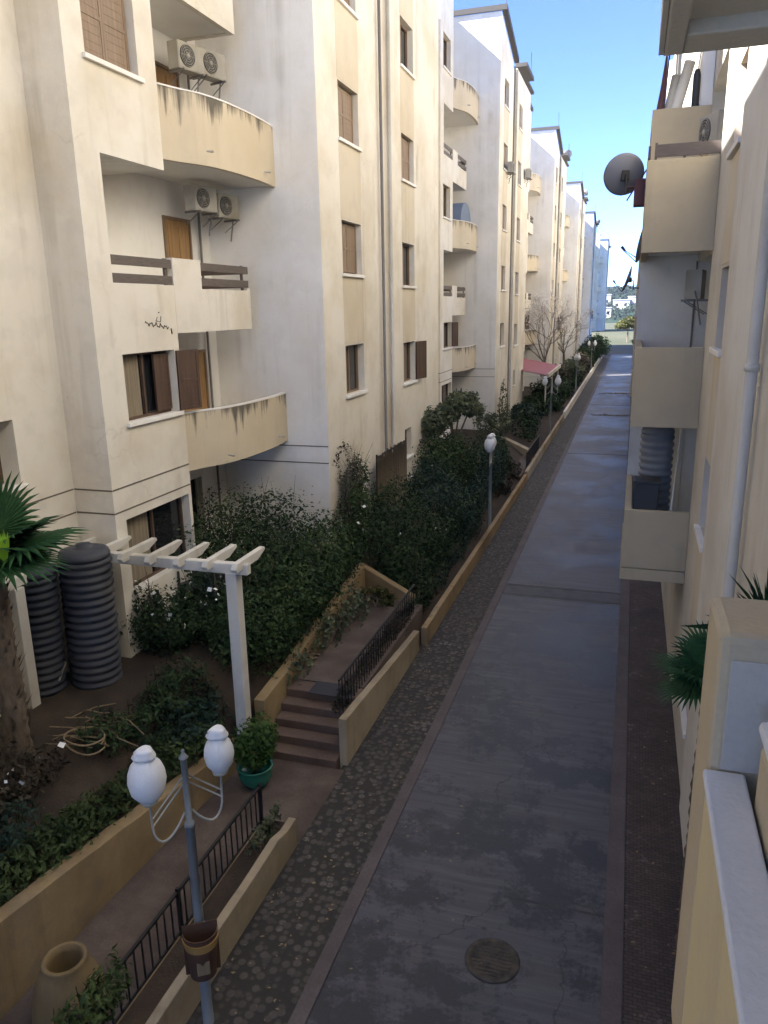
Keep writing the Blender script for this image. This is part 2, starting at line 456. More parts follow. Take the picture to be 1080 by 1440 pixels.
def window(parent, a, b, u0, u1, z0, z1, depth=.25, style='shut', mat_='shutter', sill=True, name='window'):
    F = frame(a, b); w = u1 - u0; h = z1 - z0
    d = -depth + .012
    fr = MB(); t = .05
    fr.box(u0, u0 + t, d, d + .06, z0, z1, F); fr.box(u1 - t, u1, d, d + .06, z0, z1, F)
    fr.box(u0 + t, u1 - t, d, d + .06, z0, z0 + t, F); fr.box(u0 + t, u1 - t, d, d + .06, z1 - t, z1, F)
    fr.box((u0 + u1) / 2 - .025, (u0 + u1) / 2 + .025, d + .004, d + .055, z0 + t, z1 - t, F)
    win = fr.build(name, mat_, parent)
    p = MB(); p.box(u0 + .01, u1 - .01, d - .012, d + .01, z0 + .01, z1 - .01, F); p.build('pane', 'glass', win)
    if style in ('glass', 'half', 'open'):
        c = MB()
        n = 14
        for k in range(n):
            x0 = u0 + t + (w * .42) * k / n; x1 = u0 + t + (w * .42) * (k + 1) / n
            y0 = d + .018 + .012 * (k % 2); y1 = d + .018 + .012 * ((k + 1) % 2)
            c.add([F @ Vector(v) for v in ((x0, y0, z0 + t), (x1, y1, z0 + t), (x1, y1, z1 - t), (x0, y0, z1 - t))], [[0, 1, 2, 3]])
        c.build('curtain', 'curtain', win)
    lw = w / 2 - t - .004
    if style in ('shut', 'half'):
        leaf_panel(lw, h - 2 * t - .01, mat_, F @ Matrix.Translation((u0 + t + .002, d + .085, z0 + t + .005)), win)
    if style == 'shut':
        leaf_panel(lw, h - 2 * t - .01, mat_, F @ Matrix.Translation((u1 - t - lw - .002, d + .085, z0 + t + .005)), win)
    if style in ('open', 'half'):
        T = F @ Matrix.Translation((u1 + .01, .03, z0 + .02)) @ Matrix.Rotation(math.radians(24 if style == 'open' else 14), 4, 'Z')
        leaf_panel(w * (.3 if style == 'open' else .5), h - .04, 'shutter_dark', T, win)
        if style == 'open': leaf_panel(w * .3, h - 2 * t - .02, 'shutter_dark', F @ Matrix.Translation((u1 - t - w * .3, d + .1, z0 + t + .01)), win)
    if sill:
        s = MB(); s.box(u0 - .08, u1 + .08, -.02, .07, z0 - .07, z0 + .006, F); s.build('sill', 'white', win, .006)
    return win

def door(parent, a, b, u0, u1, z0, z1, mat_='door'):
    F = frame(a, b); w = u1 - u0
    mb = MB()
    mb.box(u0, u1, -.03, .02, z0, z1, F)
    for x0, x1 in ((u0 + .08, (u0 + u1) / 2 - .04), ((u0 + u1) / 2 + .04, u1 - .08)):
        for f0, f1 in ((.06, .46), (.52, .94)):
            mb.box(x0, x1, .018, .034, z0 + (z1 - z0) * f0, z0 + (z1 - z0) * f1, F)
    o = mb.build('door', mat_, parent, .004)
    h = MB(); h.box((u0 + u1) / 2 + .01, (u0 + u1) / 2 + .03, .03, .07, z0 + 1.0, z0 + 1.12, F); h.build('handle', 'iron', o)
    f = MB()
    f.box(u0 - .07, u0 - .003, -.02, .045, z0, z1 + .07, F); f.box(u1 + .003, u1 + .07, -.02, .045, z0, z1 + .07, F); f.box(u0 - .003, u1 + .003, -.02, .045, z1 + .003, z1 + .07, F)
    f.build('door_frame', 'shutter', o)
    return o

def planks(parent, pts, z0, z1, t=.035, mat_='rail_wood'):
    mb = MB()
    (x0, y0), (x1, y1) = pts
    L = math.hypot(x1 - x0, y1 - y0)
    mb.box(0, L, -t / 2, t / 2, z0, z1, frame(pts[0], pts[1]))
    return mb.build('rail', mat_, parent, .004)

# ------------------------------------------------------------------ left row: one apartment block, local y measured from the end wall
def curve_pts(n=14):
    """outline of a bulging balcony from the wing corner to the end wall"""
    key = [(-8.5, -3.95), (-8.36, -3.55), (-8.12, -3.0), (-8.0, -2.2), (-7.98, -1.2), (-8.02, -.45), (-8.08, -.004)]
    out = []
    for i in range(len(key) - 1):
        for k in range(3):
            t = k / 3
            p0 = key[max(i - 1, 0)]; p1 = key[i]; p2 = key[i + 1]; p3 = key[min(i + 2, len(key) - 1)]
            f = lambda a, b, c, d: .5 * (2 * b + (c - a) * t + (2 * a - 5 * b + 4 * c - d) * t * t + (-a + 3 * b - 3 * c + d) * t ** 3)
            out.append((f(p0[0], p1[0], p2[0], p3[0]), f(p0[1], p1[1], p2[1], p3[1])))
    out.append(key[-1])
    return out

def left_block(label):
    B = thing('apartment_building', label, 'apartment building', (0, 17.46, 0), 0, 'pale apartment blocks along the left side')
    Zb, Zt = -.6, 20.3
    S = [5.42, 8.46, 11.57, 14.58, 17.6]                   # sills of the stair tower
    wing0, wing1 = (-8.5, -6.45), (-8.5, -3.95)
    # --- cream walls
    c = MB()
    wall(c, (-9.3, -12.9), (-9.3, -6.45), Zb, 20.0, [(3.4, 5.25, 4.95, 6.0)], .42)
    wall(c, (-9.3, -6.45), (-8.5, -6.45), Zb, 22.3)
    # wing face: u = y + 6.45
    lo = .63
    hw = [(.3, 2.4, 2.62, 4.0), (.68, 2.32, 5.7, 6.9), (lo, 2.5, 8.1, 10.15, 1), (.52, 1.95, 11.56, 12.95), (lo, 2.5, 14.2, 16.25, 1), (.52, 1.95, 17.66, 19.0)]
    wall(c, wing0, wing1, Zb, 22.0, hw)
    # tower faces
    tw = [(1.4, 2.85, s, s + 1.27) for s in S]
    wall(c, (-7, 0), (-7, 4.15), Zb, 20.2, tw)
    wall(c, (-7, 4.15), (-7.1, 4.15), Zb, 20.2); wall(c, (-7.1, 4.15), (-7.1, 5.62), Zb, 20.2); wall(c, (-7.1, 5.62), (-7, 5.62), Zb, 20.2)
    sw = [(1.13, 2.55, s, s + 1.3) for s in (5.22, 8.28, 11.4, 14.52, 17.55)] + [(1.2, 2.0, 2.75, 3.7)]
    wall(c, (-7, 5.62), (-7, 11.5), Zb, 20.3, sw)
    wall(c, (-7, 11.5), (-18, 11.5), Zb, 20.3)
    wall(c, (-18, 11.5), (-18, -12.9), Zb, 20.3); wall(c, (-18, -12.9), (-9.3, -12.9), Zb, 20.0)
    # tower top: a low pitched top falling away from the end wall
    for a, b, za, zb in ((0, 4.15, 21.38, 20.2),):
        c.quad((-7, a, 20.2), (-7, b, 20.2), (-7, b, zb + .001), (-7, a, za))
    wl = c.build('wall', 'cream', B)
    # --- white recess and end wall
    w = MB()
    wall(w, wing1, (-9.9, -3.95), Zb, 7.2, []); wall(w, wing1, (-9.9, -3.95), 10.15, 13.25, []); wall(w, wing1, (-9.9, -3.95), 16.25, 22.0, [])
    rec = [(1.65, 2.75, 1.9, 3.7)]
    wall(w, (-9.9, -3.95), (-9.9, 0), Zb, 21.5, rec, .2)
    wall(w, (-9.9, 0), (-7, 0), Zb, 21.38)
    for z0, z1 in ((7.2, 10.15), (13.25, 16.25)):          # loggia rooms behind the wing face
        w.quad((-9.9, -5.82, z0), (-9.9, -3.95, z0), (-9.9, -3.95, z1), (-9.9, -5.82, z1))
        w.quad((-8.5, -5.82, z0), (-9.9, -5.82, z0), (-9.9, -5.82, z1), (-8.5, -5.82, z1))
        w.quad((-8.5, -5.82, z1), (-9.9, -5.82, z1), (-9.9, -3.95, z1), (-8.5, -3.95, z1))
        w.quad((-8.5, -5.82, z0 + .45), (-8.5, -3.95, z0 + .45), (-9.9, -3.95, z0 + .45), (-9.9, -5.82, z0 + .45))
        w.quad((-8.68, -3.95, z0 + .9), (-8.68, -5.82, z0 + .9), (-8.68, -5.82, z0 + .45), (-8.68, -3.95, z0 + .45))
        w.quad((-8.5, -5.82, z0 + .9), (-8.5, -3.95, z0 + .9), (-8.68, -3.95, z0 + .9), (-8.68, -5.82, z0 + .9))
    w.build('recess_wall', 'white', B)
    # --- roof
    r = MB()
    r.prism([(-18, -12.9), (-9.3, -12.9), (-9.3, -6.45), (-18, -6.45)], 20.0, 20.05)
    r.prism([(-18, 0), (-7, 0), (-7, 4.15), (-18, 4.15)], [21.39, 21.39, 20.21, 20.21], [21.40, 21.40, 20.22, 20.22])
    r.prism([(-18, 4.15), (-7.1, 4.15), (-7.1, 5.62), (-18, 5.62)], 20.16, 20.2)
    r.prism([(-18, 5.62), (-7, 5.62), (-7, 11.5), (-18, 11.5)], 20.3, 20.34)
    r.prism([(-18, -6.45), (-8.5, -6.45), (-8.5, -3.95), (-18, -3.95)], [22.3, 22.3, 22.0, 22.0], [22.32, 22.32, 22.02, 22.02])
    r.prism([(-18, -3.95), (-9.9, -3.95), (-9.9, 0), (-18, 0)], [22.0, 22.0, 21.5, 21.5], [22.02, 22.02, 21.52, 21.52])
    ro = r.build('roof', 'white', B)
    t = MB()
    t.box(-10.0, -6.72, -.13, .0, 21.42, 21.66)                                     # trim along the end wall
    t.add([(-6.98, 0, 21.42), (-6.72, 0, 21.42), (-6.72, 0, 21.66), (-6.98, 0, 21.66), (-6.98, 4.3, 20.24), (-6.72, 4.3, 20.24), (-6.72, 4.3, 20.46), (-6.98, 4.3, 20.46)],
          [[0, 3, 2, 1], [4, 5, 6, 7], [0, 1, 5, 4], [1, 2, 6, 5], [2, 3, 7, 6], [3, 0, 4, 7]])
    t.box(-7.1, -6.45, 5.45, 8.6, 20.36, 20.56)
    t.box(-7.1, -6.8, 8.6, 11.6, 20.36, 20.5)
    t.box(-8.5, -8.36, -6.6, -3.9, 22.05, 22.3)
    t.add([(-9.9, -3.9, 22.04), (-9.74, -3.9, 22.04), (-9.74, -3.9, 22.3), (-9.9, -3.9, 22.3), (-9.9, -.14, 21.5), (-9.74, -.14, 21.5), (-9.74, -.14, 21.74), (-9.9, -.14, 21.74)],
          [[0, 3, 2, 1], [4, 5, 6, 7], [0, 1, 5, 4], [1, 2, 6, 5], [2, 3, 7, 6], [3, 0, 4, 7]])
    t.build('roof_trim', 'trim', ro)
    # --- ochre spandrels between the window of each column
    ss = (5.22, 8.28, 11.4, 14.52, 17.55)
    for i in range(4):
        s = MB(); s.box(-7.01, -6.995, 1.36, 2.9, S[i] + 1.3, S[i + 1] - .08); s.build('spandrel', 'ochre', B)
        s = MB(); s.box(-7.01, -6.995, 6.72, 8.2, ss[i] + 1.33, ss[i + 1] - .08); s.build('spandrel', 'ochre', B)
    # --- string courses: thin raised strips, the shade of grooves painted as dark colour
    g = MB()
    for z in (4.18, 4.6):
        g.box(-8.52, -8.494, -6.44, -3.95, z - .014, z + .014); g.box(-9.29, -8.5, -6.457, -6.444, z - .013, z + .013)
        g.box(-9.32, -9.294, -12.0, -6.47, z - .012, z + .012); g.box(-9.86, -7.01, -.008, .004, z - .29, z - .265)
    g.build('string_course', 'groove_shade', B)
    # --- windows
    window(B, wing0, wing1, *hw[0], style='glass', mat_='shutter_dark', sill=False)
    window(B, wing0, wing1, *hw[1], style='open', mat_='shutter_dark')
    window(B, wing0, wing1, *hw[3]); window(B, wing0, wing1, *hw[5])
    window(B, (-9.3, -12.9), (-9.3, -6.45), 3.4, 5.25, 4.95, 6.0, .42, 'glass', 'shutter_dark')
    for i, h in enumerate(tw): window(B, (-7, 0), (-7, 4.15), *h, style='shut' if i != 0 else 'glass')
    for i, h in enumerate(sw): window(B, (-7, 5.62), (-7, 11.5), *h, style='half' if i == 0 else ('glass' if i in (1, 3, 5) else 'shut'))
    window(B, (-9.9, -3.95), (-9.9, 0), *rec[0], depth=.2, style='glass', mat_='white_paint', sill=False)
    for z in (4.6, 7.65, 10.7, 13.75):
        u0 = 2.05 if z > 5 else 2.0
        door(B, (-9.9, -3.95), (-9.9, 0), u0, u0 + (.95 if z > 5 else 1.25), z, z + (1.92 if z > 5 else 2.05))
    # --- balconies
    cp = curve_pts()
    for z0, z1, mt in ((4.45, 5.62, 'stained_low'), (10.35, 11.6, 'stained'), (16.45, 17.7, 'stained')):
        m = MB()
        n = len(cp)
        inn = []
        for i, p in enumerate(cp):
            q0 = cp[max(i - 1, 0)]; q1 = cp[min(i + 1, n - 1)]
            d = Vector((q1[0] - q0[0], q1[1] - q0[1])).normalized()
            inn.append((p[0] - d.y * .1, p[1] + d.x * .1 * (1 if 0 < i < n - 1 else 0)))
        poly = cp + inn[::-1]
        m.prism(poly, z0, z1)
        bal = m.build('balcony', 'stained', B)
        cap = MB()
        cap.prism([(p[0] + .015, p[1]) for p in cp] + [(p[0] - .015, p[1]) for p in inn[::-1]], z1 + .002, z1 + .03)
        cap.build('coping', 'white', bal)
        sl = MB(); sl.prism([(-8.5, -3.945)] + inn[1:] + [(-9.895, -.004), (-9.895, -3.945)], z0 + .02, z0 + .16); sl.build('floor_slab', 'soffit', bal)
        for y in (-3.2, -.7):
            dr = MB(); dr.tube([(-8.0, y, z0 + .22), (-7.85, y, z0 + .2)], .02, 6); dr.build('drain_spout', 'pipe', bal)
    for z in (7.65, 13.75):
        m = MB()
        m.box(-8.62, -8.5, -3.945, -2.9, z - .45, z + .96)                             # solid pier
        m.box(-8.62, -8.5, -2.9, -.9, z - .45, z + .4)
        m.box(-8.62, -8.5, -.9, -.77, z - .45, z + .45)
        m.box(-9.89, -8.62, -.9, -.77, z - .45, z + .4)
        bal = m.build('balcony', 'cream', B)
        sl = MB(); sl.box(-9.89, -8.62, -3.945, -.9, z - .43, z - .28); sl.build('floor_slab', 'soffit', bal)
        for a, b in ((.46, .62), (.76, .92)):
            planks(bal, ((-8.53, -2.89), (-8.53, -.8)), z + a, z + b)
            planks(bal, ((-8.53, -5.8), (-8.53, -3.96)), z + a, z + b)
            planks(bal, ((-9.88, -.84), (-8.56, -.84)), z + a, z + b)
        po = MB()
        for y in (-1.0, -4.1): po.box(-8.6, -8.55, y - .03, y + .03, z + .4, z + .94)
        po.build('rail_post', 'rail_wood', bal)
    # --- pipes
    p = MB(); p.tube([(-9.82, -.55, 1), (-9.82, -.55, 20.8)], .03, 8); p.build('drainpipe', 'pipe_dark', B)
    p = MB(); p.tube([(-7.0, 4.75, 1), (-7.0, 4.75, 20.2)], .045, 8); p.build('drainpipe', 'pipe_dark', B)
    p = MB(); p.tube([(-6.97, 5.45, 1), (-6.97, 5.45, 20.2)], .055, 8); p.build('drainpipe', 'pipe', B)
    # --- roof aerial
    a = MB(); a.tube([(-6.8, .1, 21.6), (-6.8, .1, 22.7)], .016, 6); a.tube([(-6.6, 8.3, 20.5), (-6.6, 8.3, 21.8)], .018, 6)
    a.build('aerial', 'iron', ro)
    return B

L1 = left_block('nearest pale apartment block on the left with curved ochre balcony above the pergola')
ORD = [(-7.1, 'apartment block behind the viewer on the left, shading the near street'),
       (42.0, 'second pale block on the left with red awning at its garden corner'),
       (69.6, 'third block on the left, rising behind the two bare trees'),
       (100.0, 'fourth block on the left, bluish white end wall'),
       (132.0, 'fifth block on the left, narrow strip before the last'),
       (226.0, 'farthest block at the end of the left row')]
for i, (y, lab) in enumerate(ORD):
    o = dup(L1, (0, y, 0), lab)
    for wn in list(o.children):                         # residents' shutters differ from block to block
        if not wn.name.startswith('window'): continue
        sh_ = [c for c in wn.children if c.name.startswith('shutter')]
        for c in sh_:
            if R.random() < .3: bpy.data.objects.remove(c, do_unlink=True)
    if i == 5: o.location = (.5, y, -1.5); o.scale = (1.2, 1.2, 1.2)

# ------------------------------------------------------------------ air conditioners (lifted off the wall, so things)
def ac_unit(label):
    A = thing('air_conditioner', label, 'air conditioner', (0, 0, 0), 0, 'air conditioner units on the facades')
    m = MB(); m.box(-.31, 0, -.4, .4, 0, .56)
    m.box(.0, .012, -.385, .385, .02, .54)
    m.build('casing', 'plastic_white', A, .012)
    f = MB(); f.lathe([(.225, 0), (.225, .012), (.19, .02), (.0, .021)], (0, 0, 0), 28, Matrix.Translation((.012, -.12, .28)) @ Matrix.Rotation(PI / 2, 4, 'Y'))
    fo = f.build('fan', 'fan_dark', A)
    g = MB()
    for r_ in (.07, .12, .17, .215):
        pts = [(.04, -.12 + r_ * math.cos(t * PI / 12), .28 + r_ * math.sin(t * PI / 12)) for t in range(25)]
        g.tube(pts, .006, 4, False)
    for t in range(6):
        g.tube([(.04, -.12, .28), (.04, -.12 + .22 * math.cos(t * PI / 3), .28 + .22 * math.sin(t * PI / 3))], .005, 4)
    g.lathe([(.05, 0), (.045, .012), (0, .014)], (0, 0, 0), 14, Matrix.Translation((.038, -.12, .28)) @ Matrix.Rotation(PI / 2, 4, 'Y'))
    g.build('grille', 'plastic_white', fo)
    for y in (-.3, .3):
        b = MB(); b.box(-.4, .08, y - .02, y + .02, -.045, -.003); b.tube([(-.4, y, -.3), (.02, y, -.045)], .012, 5); b.build('bracket', 'pipe_dark', A)
    h = MB(); h.tube([(-.2, .41, .15), (-.25, .47, .0), (-.36, .47, -.5)], .02, 6); h.build('hose', 'pipe_dark', A)
    return A
ac = ac_unit('upper left fan unit under the topmost balcony of the nearest block')
ac.location = (-9.05, 15.75, 12.42); ac.rotation_euler.z = math.radians(-14)
ac.scale = (.92, .92, .92)
dup(ac, (-9.0, 16.6, 12.5), 'upper right fan unit tucked under the topmost balcony of the nearest block', math.radians(-14))
dup(ac, (-9.05, 15.95, 9.72), 'left fan unit of the pair below the streaked curved balcony', math.radians(-10))
dup(ac, (-9.0, 16.86, 9.66), 'right fan unit of the pair below the streaked curved balcony', math.radians(-10))
dup(ac, (-6.62, 44.6, 14.5), 'small fan unit high on the second block front, near its corner', 0)
dup(ac, (-6.62, 51.6, 15.2), 'fan unit on the second block against the sky edge', 0)

# pen scribble on the wing of the nearest block
m = MB(); pts = []
for k in range(60):
    t = k / 59
    pts.append((-8.493, 12.45 + .75 * t, 7.42 - .1 * t + .035 * math.sin(t * 31) * (1 - abs(t - .5)) + .02 * math.sin(t * 71)))
m.tube(pts, .007, 4); m.tube([(-8.493, 12.85, 7.52), (-8.493, 12.8, 7.45), (-8.493, 12.95, 7.43), (-8.493, 12.97, 7.53)], .006, 4)
m.tube([(-8.493, 13.28, 7.3), (-8.493, 13.3, 7.2)], .014, 4); m.tube([(-8.493, 12.9, 7.6), (-8.493, 12.92, 7.6)], .012, 4)
tag(m.build('graffiti', 'iron'), 'small dark scribble on the cream wall under the wooden loggia rails', 'graffiti')

# ------------------------------------------------------------------ street
M['joint_mid'] = ground_mat('street_channel_concrete', [(.3, (.04, .04, .046)), (.7, (.085, .083, .09))], 3, .004, .65)
def sheet(name, x0, x1, y0, y1, z, mat_, ny=1):
    m = MB()
    for i in range(ny):
        a = y0 + (y1 - y0) * i / ny; b = y0 + (y1 - y0) * (i + 1) / ny
        m.quad((x0, a, z), (x1, a, z), (x1, b, z), (x0, b, z))
    return struct(m.build(name, mat_))
RE = 128.0
g = MB()
XS = [-900, -300, -120, -60, -30, -18.2, 30, 60, 120, 300, 900]
YS = [-60, -20, 0, RE, 136, 150, 175, 215, 260, 330, 420, 600, 900]
def far_z(x, y):
    if y <= RE: return -.62
    t = min(1, (y - RE) / 6); z = -.62 * (1 - t)
    if y > 136: z = .9 * min(1, (y - 136) / 60) if y < 200 else .9 - 1.4 * min(1, (y - 200) / 100)
    return z
for i in range(len(XS) - 1):
    for j in range(len(YS) - 1):
        g.quad(*[(x, y, far_z(x, y)) for x, y in ((XS[i], YS[j]), (XS[i + 1], YS[j]), (XS[i + 1], YS[j + 1]), (XS[i], YS[j + 1]))])
struct(g.build('ground', 'field'))
d = MB(); d.prism([(-14, RE - .2), (9, RE - .2), (10, 150), (-16, 150)], [.004, .004, .35, .35], [.006, .006, .36, .36]); struct(d.build('dirt_ground', 'dirt'))
sheet('road', -2.98, .10, -12, RE, 0.0, 'road', 20)
k = MB(); k.box(-3.17, -2.98, -12, RE, -.3, .022); struct(k.build('kerb', 'kerb', None, .01))
k = MB(); k.box(.10, .34, -12, RE, -.3, .018); struct(k.build('kerb', 'kerb', None, .01))
sheet('pavement', -4.32, -3.17, -12, RE, 0.0, 'cobble', 20)
sheet('pavement', .34, 1.32, -12, RE, 0.0, 'brick', 20)
for y0, y1, x0 in ((19.72, 19.86, -2.975), (20.5, 20.62, -2.975), (41.2, 41.32, -2.975), (70.6, 71.4, -2.6), (56.2, 56.9, -2.4), (62.3, 62.6, -2.9), (8.62, 8.66, -1.2), (95, 95.3, -2.97)):
    m = MB(); m.box(x0, .095, y0, y1, -.02, .004); struct(m.build('road_joint', 'joint'))
m = MB(); m.box(-2.975, .095, 19.865, 20.495, -.02, .003); struct(m.build('road_joint', 'joint_mid'))
M['joint_pale'] = ground_mat('pale_joint_edge', [(.3, (.10, .098, .10)), (.7, (.17, .165, .165))], 4, .004, .7)
m = MB(); m.box(-2.975, .095, 20.625, 20.68, -.02, .004); m.box(-2.975, .095, 19.66, 19.715, -.02, .004); struct(m.build('road_joint', 'joint_pale'))
for x, y, w in ((-1.6, 70.9, .5), (-.9, 71.1, .35), (-1.5, 56.6, .5), (-.5, 56.5, .4)):
    m = MB()
    for k in range(40):
        a, b = R.gauss(x, w), R.gauss(y, .15); s = R.uniform(.02, .07)
        m.lathe([(s, 0), (s * .8, s * .5), (0, s * .7)], (max(-2.9, min(.05, a)), b, .004), 6)
    struct(m.build('gravel', 'dry'), 'stuff')
M['manhole'] = ground_mat('rusty_cover', [(.3, (.035, .03, .024)), (.7, (.10, .085, .065))], 7, .01, .8)
mh = MB(); mh.lathe([(.33, 0), (.33, .014), (.27, .016), (.268, .008), (.0, .009)], (0, 0, 0), 36)
for a in range(-4, 5):
    w = math.sqrt(max(0, .24 ** 2 - (a * .055) ** 2))
    mh.box(-w, w, a * .055 - .012, a * .055 + .012, .008, .014)
tag(mh.build('manhole_cover', 'manhole', None, 0, (-1.16, 7.55, .001)), 'round worn manhole cover set in the dark concrete street', 'manhole cover')

# ------------------------------------------------------------------ garden ground and walls
def wx(y): return -6.36 + .066 * (y - 5) if y < 10.7 else -5.98                # retaining wall line
def wt(y): return 1.12 - .115 * (y - 5) if y < 10.7 else .95                   # its top
def gz(x, y):
    if y < 10.6:
        if x > wx(y) - .12: return -.3
        t = min(1, max(0, (wx(y) - .12 - x) / 1.2)); return (wt(y) - .12) * (1 - t) + 1.42 * t
    if y < 17.2:
        if x > -5.95: return -.1
        t = min(1, max(0, (-5.96 - x) / .9)); return .85 * (1 - t) + 1.45 * t
    t = min(1, max(0, (-4.4 - x) / 2.0)); top = max(.2, 1.3 - .012 * (y - 17))
    return .12 * (1 - t) + top * t
m = MB()
gx = [-11, -9.8, -8.6, -7.8, -7.2, -6.9, -6.65, -6.45, -6.25, -6.12, -5.94, -5.6, -5.2, -4.8, -4.34]
gy = list(np.arange(-12, 30, .6)) + list(np.arange(30, 129, 4.0)) + [128]
vid = {}
for j, y in enumerate(gy):
    for i, x in enumerate(gx):
        vid[i, j] = len(m.v); m.v.append((x, y, gz(x, y) + .05 * mnoise.noise(Vector((x * 1.3, y * 1.3, 0))) - .02))
for j in range(len(gy) - 1):
    for i in range(len(gx) - 1):
        m.f.append([vid[i, j], vid[i + 1, j], vid[i + 1, j + 1], vid[i, j + 1]]); m.s.append(True)
struct(m.build('garden_soil', 'soil'))
m = MB(); m.quad((-6.5, -12, .01), (-4.7, -12, .01), (-4.7, 8.85, .01), (-6.2, 8.85, .01))
m.quad((-6.2, 8.85, .01), (-4.24, 8.85, .01), (-4.24, 10.75, .01), (-5.98, 10.75, .01)); struct(m.build('path', 'path'))
m = MB(); m.prism([(-5.79, 12.28), (-4.39, 12.28), (-4.39, 16.56), (-5.94, 16.9)], -.2, .762); struct(m.build('path', 'path'))

def strip_wall(name, pts, tops, z0, th, mat_, label, cat='wall', group=None, rough_top=.008):
    """a low wall following pts; its top follows tops, slightly worn"""
    m = MB(); n = len(pts)
    L = []; Rr = []
    for i, p in enumerate(pts):
        a = Vector(pts[max(i - 1, 0)]); b = Vector(pts[min(i + 1, n - 1)])
        dd = (b - a).normalized(); nn = Vector((dd.y, -dd.x))
        L.append((p[0] + nn.x * th / 2, p[1] + nn.y * th / 2)); Rr.append((p[0] - nn.x * th / 2, p[1] - nn.y * th / 2))
    v = []
    for i in range(n):
        t = tops[i] + R.uniform(-rough_top, rough_top)
        v += [(*L[i], z0), (*L[i], t), (*Rr[i], t + R.uniform(-.01, .01)), (*Rr[i], z0)]
    f = []
    for i in range(n - 1):
        a, b = i * 4, i * 4 + 4
        for k in range(3): f.append([a + k, b + k, b + k + 1, a + k + 1])
    f += [[0, 1, 2, 3], [(n - 1) * 4 + k for k in (3, 2, 1, 0)]]
    m.add(v, f)
    return tag(m.build(name, mat_, None, .012), label, cat, group)

ys = list(np.arange(-8, 10.7, .35))
strip_wall('retaining_wall', [(wx(y) - .11, y) for y in ys], [wt(y) for y in ys], -.3, .22, 'garden_wall', 'long ochre retaining wall holding the hedge bed above the sunken path')
ys = list(np.arange(-8, 8.85, .3))
strip_wall('planter_wall', [(-4.31, y) for y in ys], [.52 if y < 8.3 else .46 for y in ys], -.2, .12, 'garden_wall_pale', 'low cream planter wall behind the near lamp post, dark railing inside')
ys = list(np.arange(10.9, 15.9, .3))
strip_wall('garden_wall', [(-4.31, y) for y in ys], [.88 - .085 * (y - 10.9) for y in ys], -.2, .14, 'garden_wall_pale', 'cream garden wall whose square end stands beside the brown steps')
ys = list(np.arange(15.95, 34, .6))
strip_wall('garden_wall', [(-4.2, y) for y in ys], [.46 - .008 * (y - 16) for y in ys], -.2, .14, 'garden_wall_orange', 'stained orange garden wall along the cobbles before the second lamp post')
ys = list(np.arange(34.1, 54, .8))
strip_wall('garden_wall', [(-4.2, y) for y in ys], [.42 for y in ys], -.2, .14, 'garden_wall_pale', 'cream garden wall below the dark railing near the third lamp post')
ys = list(np.arange(54.2, 126, 2.0))
strip_wall('garden_wall', [(-4.2, y) for y in ys], [.5 for y in ys], -.2, .16, 'pilaster', 'pale far garden wall running along the hedges to the street end')
ys = list(np.arange(10.9, 17.0, .6))
strip_wall('garden_wall', [(-5.86 - .03 * (y - 11), y) for y in ys], [1.0 + .085 * (y - 11) for y in ys], -.1, .2, 'garden_wall', 'stained ochre wall left of the brown steps under the big bushes', rough_top=.03)
m = MB(); m.add([(-6.15, 17.0, -.1), (-4.7, 16.65, -.1), (-4.7, 16.65, .92), (-6.15, 17.0, 1.5), (-6.07, 17.15, -.1), (-4.62, 16.8, -.1), (-4.62, 16.8, .92), (-6.07, 17.15, 1.5)],
          [[0, 1, 2, 3], [5, 4, 7, 6], [1, 5, 6, 2], [4, 0, 3, 7], [3, 2, 6, 7]])
tag(m.build('wing_wall', 'garden_wall', None, .015), 'sloping ochre wing wall closing the upper path at the bushes', 'wall')
m = MB(); m.add([(-6.4, 40.0, -.1), (-4.5, 38.0, -.1), (-4.5, 38.0, .62), (-6.4, 40.0, 1.0), (-6.3, 40.4, -.1), (-4.4, 38.4, -.1), (-4.4, 38.4, .62), (-6.3, 40.4, 1.0)],
          [[0, 1, 2, 3], [5, 4, 7, 6], [1, 5, 6, 2], [4, 0, 3, 7], [3, 2, 6, 7]])
tag(m.build('wing_wall', 'garden_wall_pale', None, .015), 'plain ochre wing wall beyond the second lamp post', 'wall')
m = MB(); m.quad((-6.4, 33.5, .5), (-4.35, 33.5, .3), (-4.5, 38, .3), (-6.4, 40, .5)); struct(m.build('path', 'path'))
# planter soil between wall and railing
m = MB(); m.box(-4.74, -4.38, -8, 8.78, -.2, .36); struct(m.build('planter_soil', 'soil'))
m = MB(); m.box(-4.80, -4.745, -8, 8.78, -.2, .3); tag(m.build('planter_curb', 'garden_wall', None, .01), 'low inner curb carrying the dark railing beside the path', 'curb')

# steps: one solid flight
st = thing('garden_steps', 'flight of brown garden steps rising from the landing by the green pot', 'steps', (0, 10.75, 0))
for i in range(5):
    m = MB(); m.box(-5.755 - .007 * i, -4.39, .28 * i, 1.5, .152 * i - (.0 if i else .15), .152 * (i + 1)); m.build('step', 'step', st, .012)
m = MB(); m.box(-.42, .42, -.24, .24, 0, .012); tag(m.build('doormat', 'rubber', None, .004, (-4.9, 12.02, .775)), 'dark rubber mat at the top of the brown steps', 'mat')

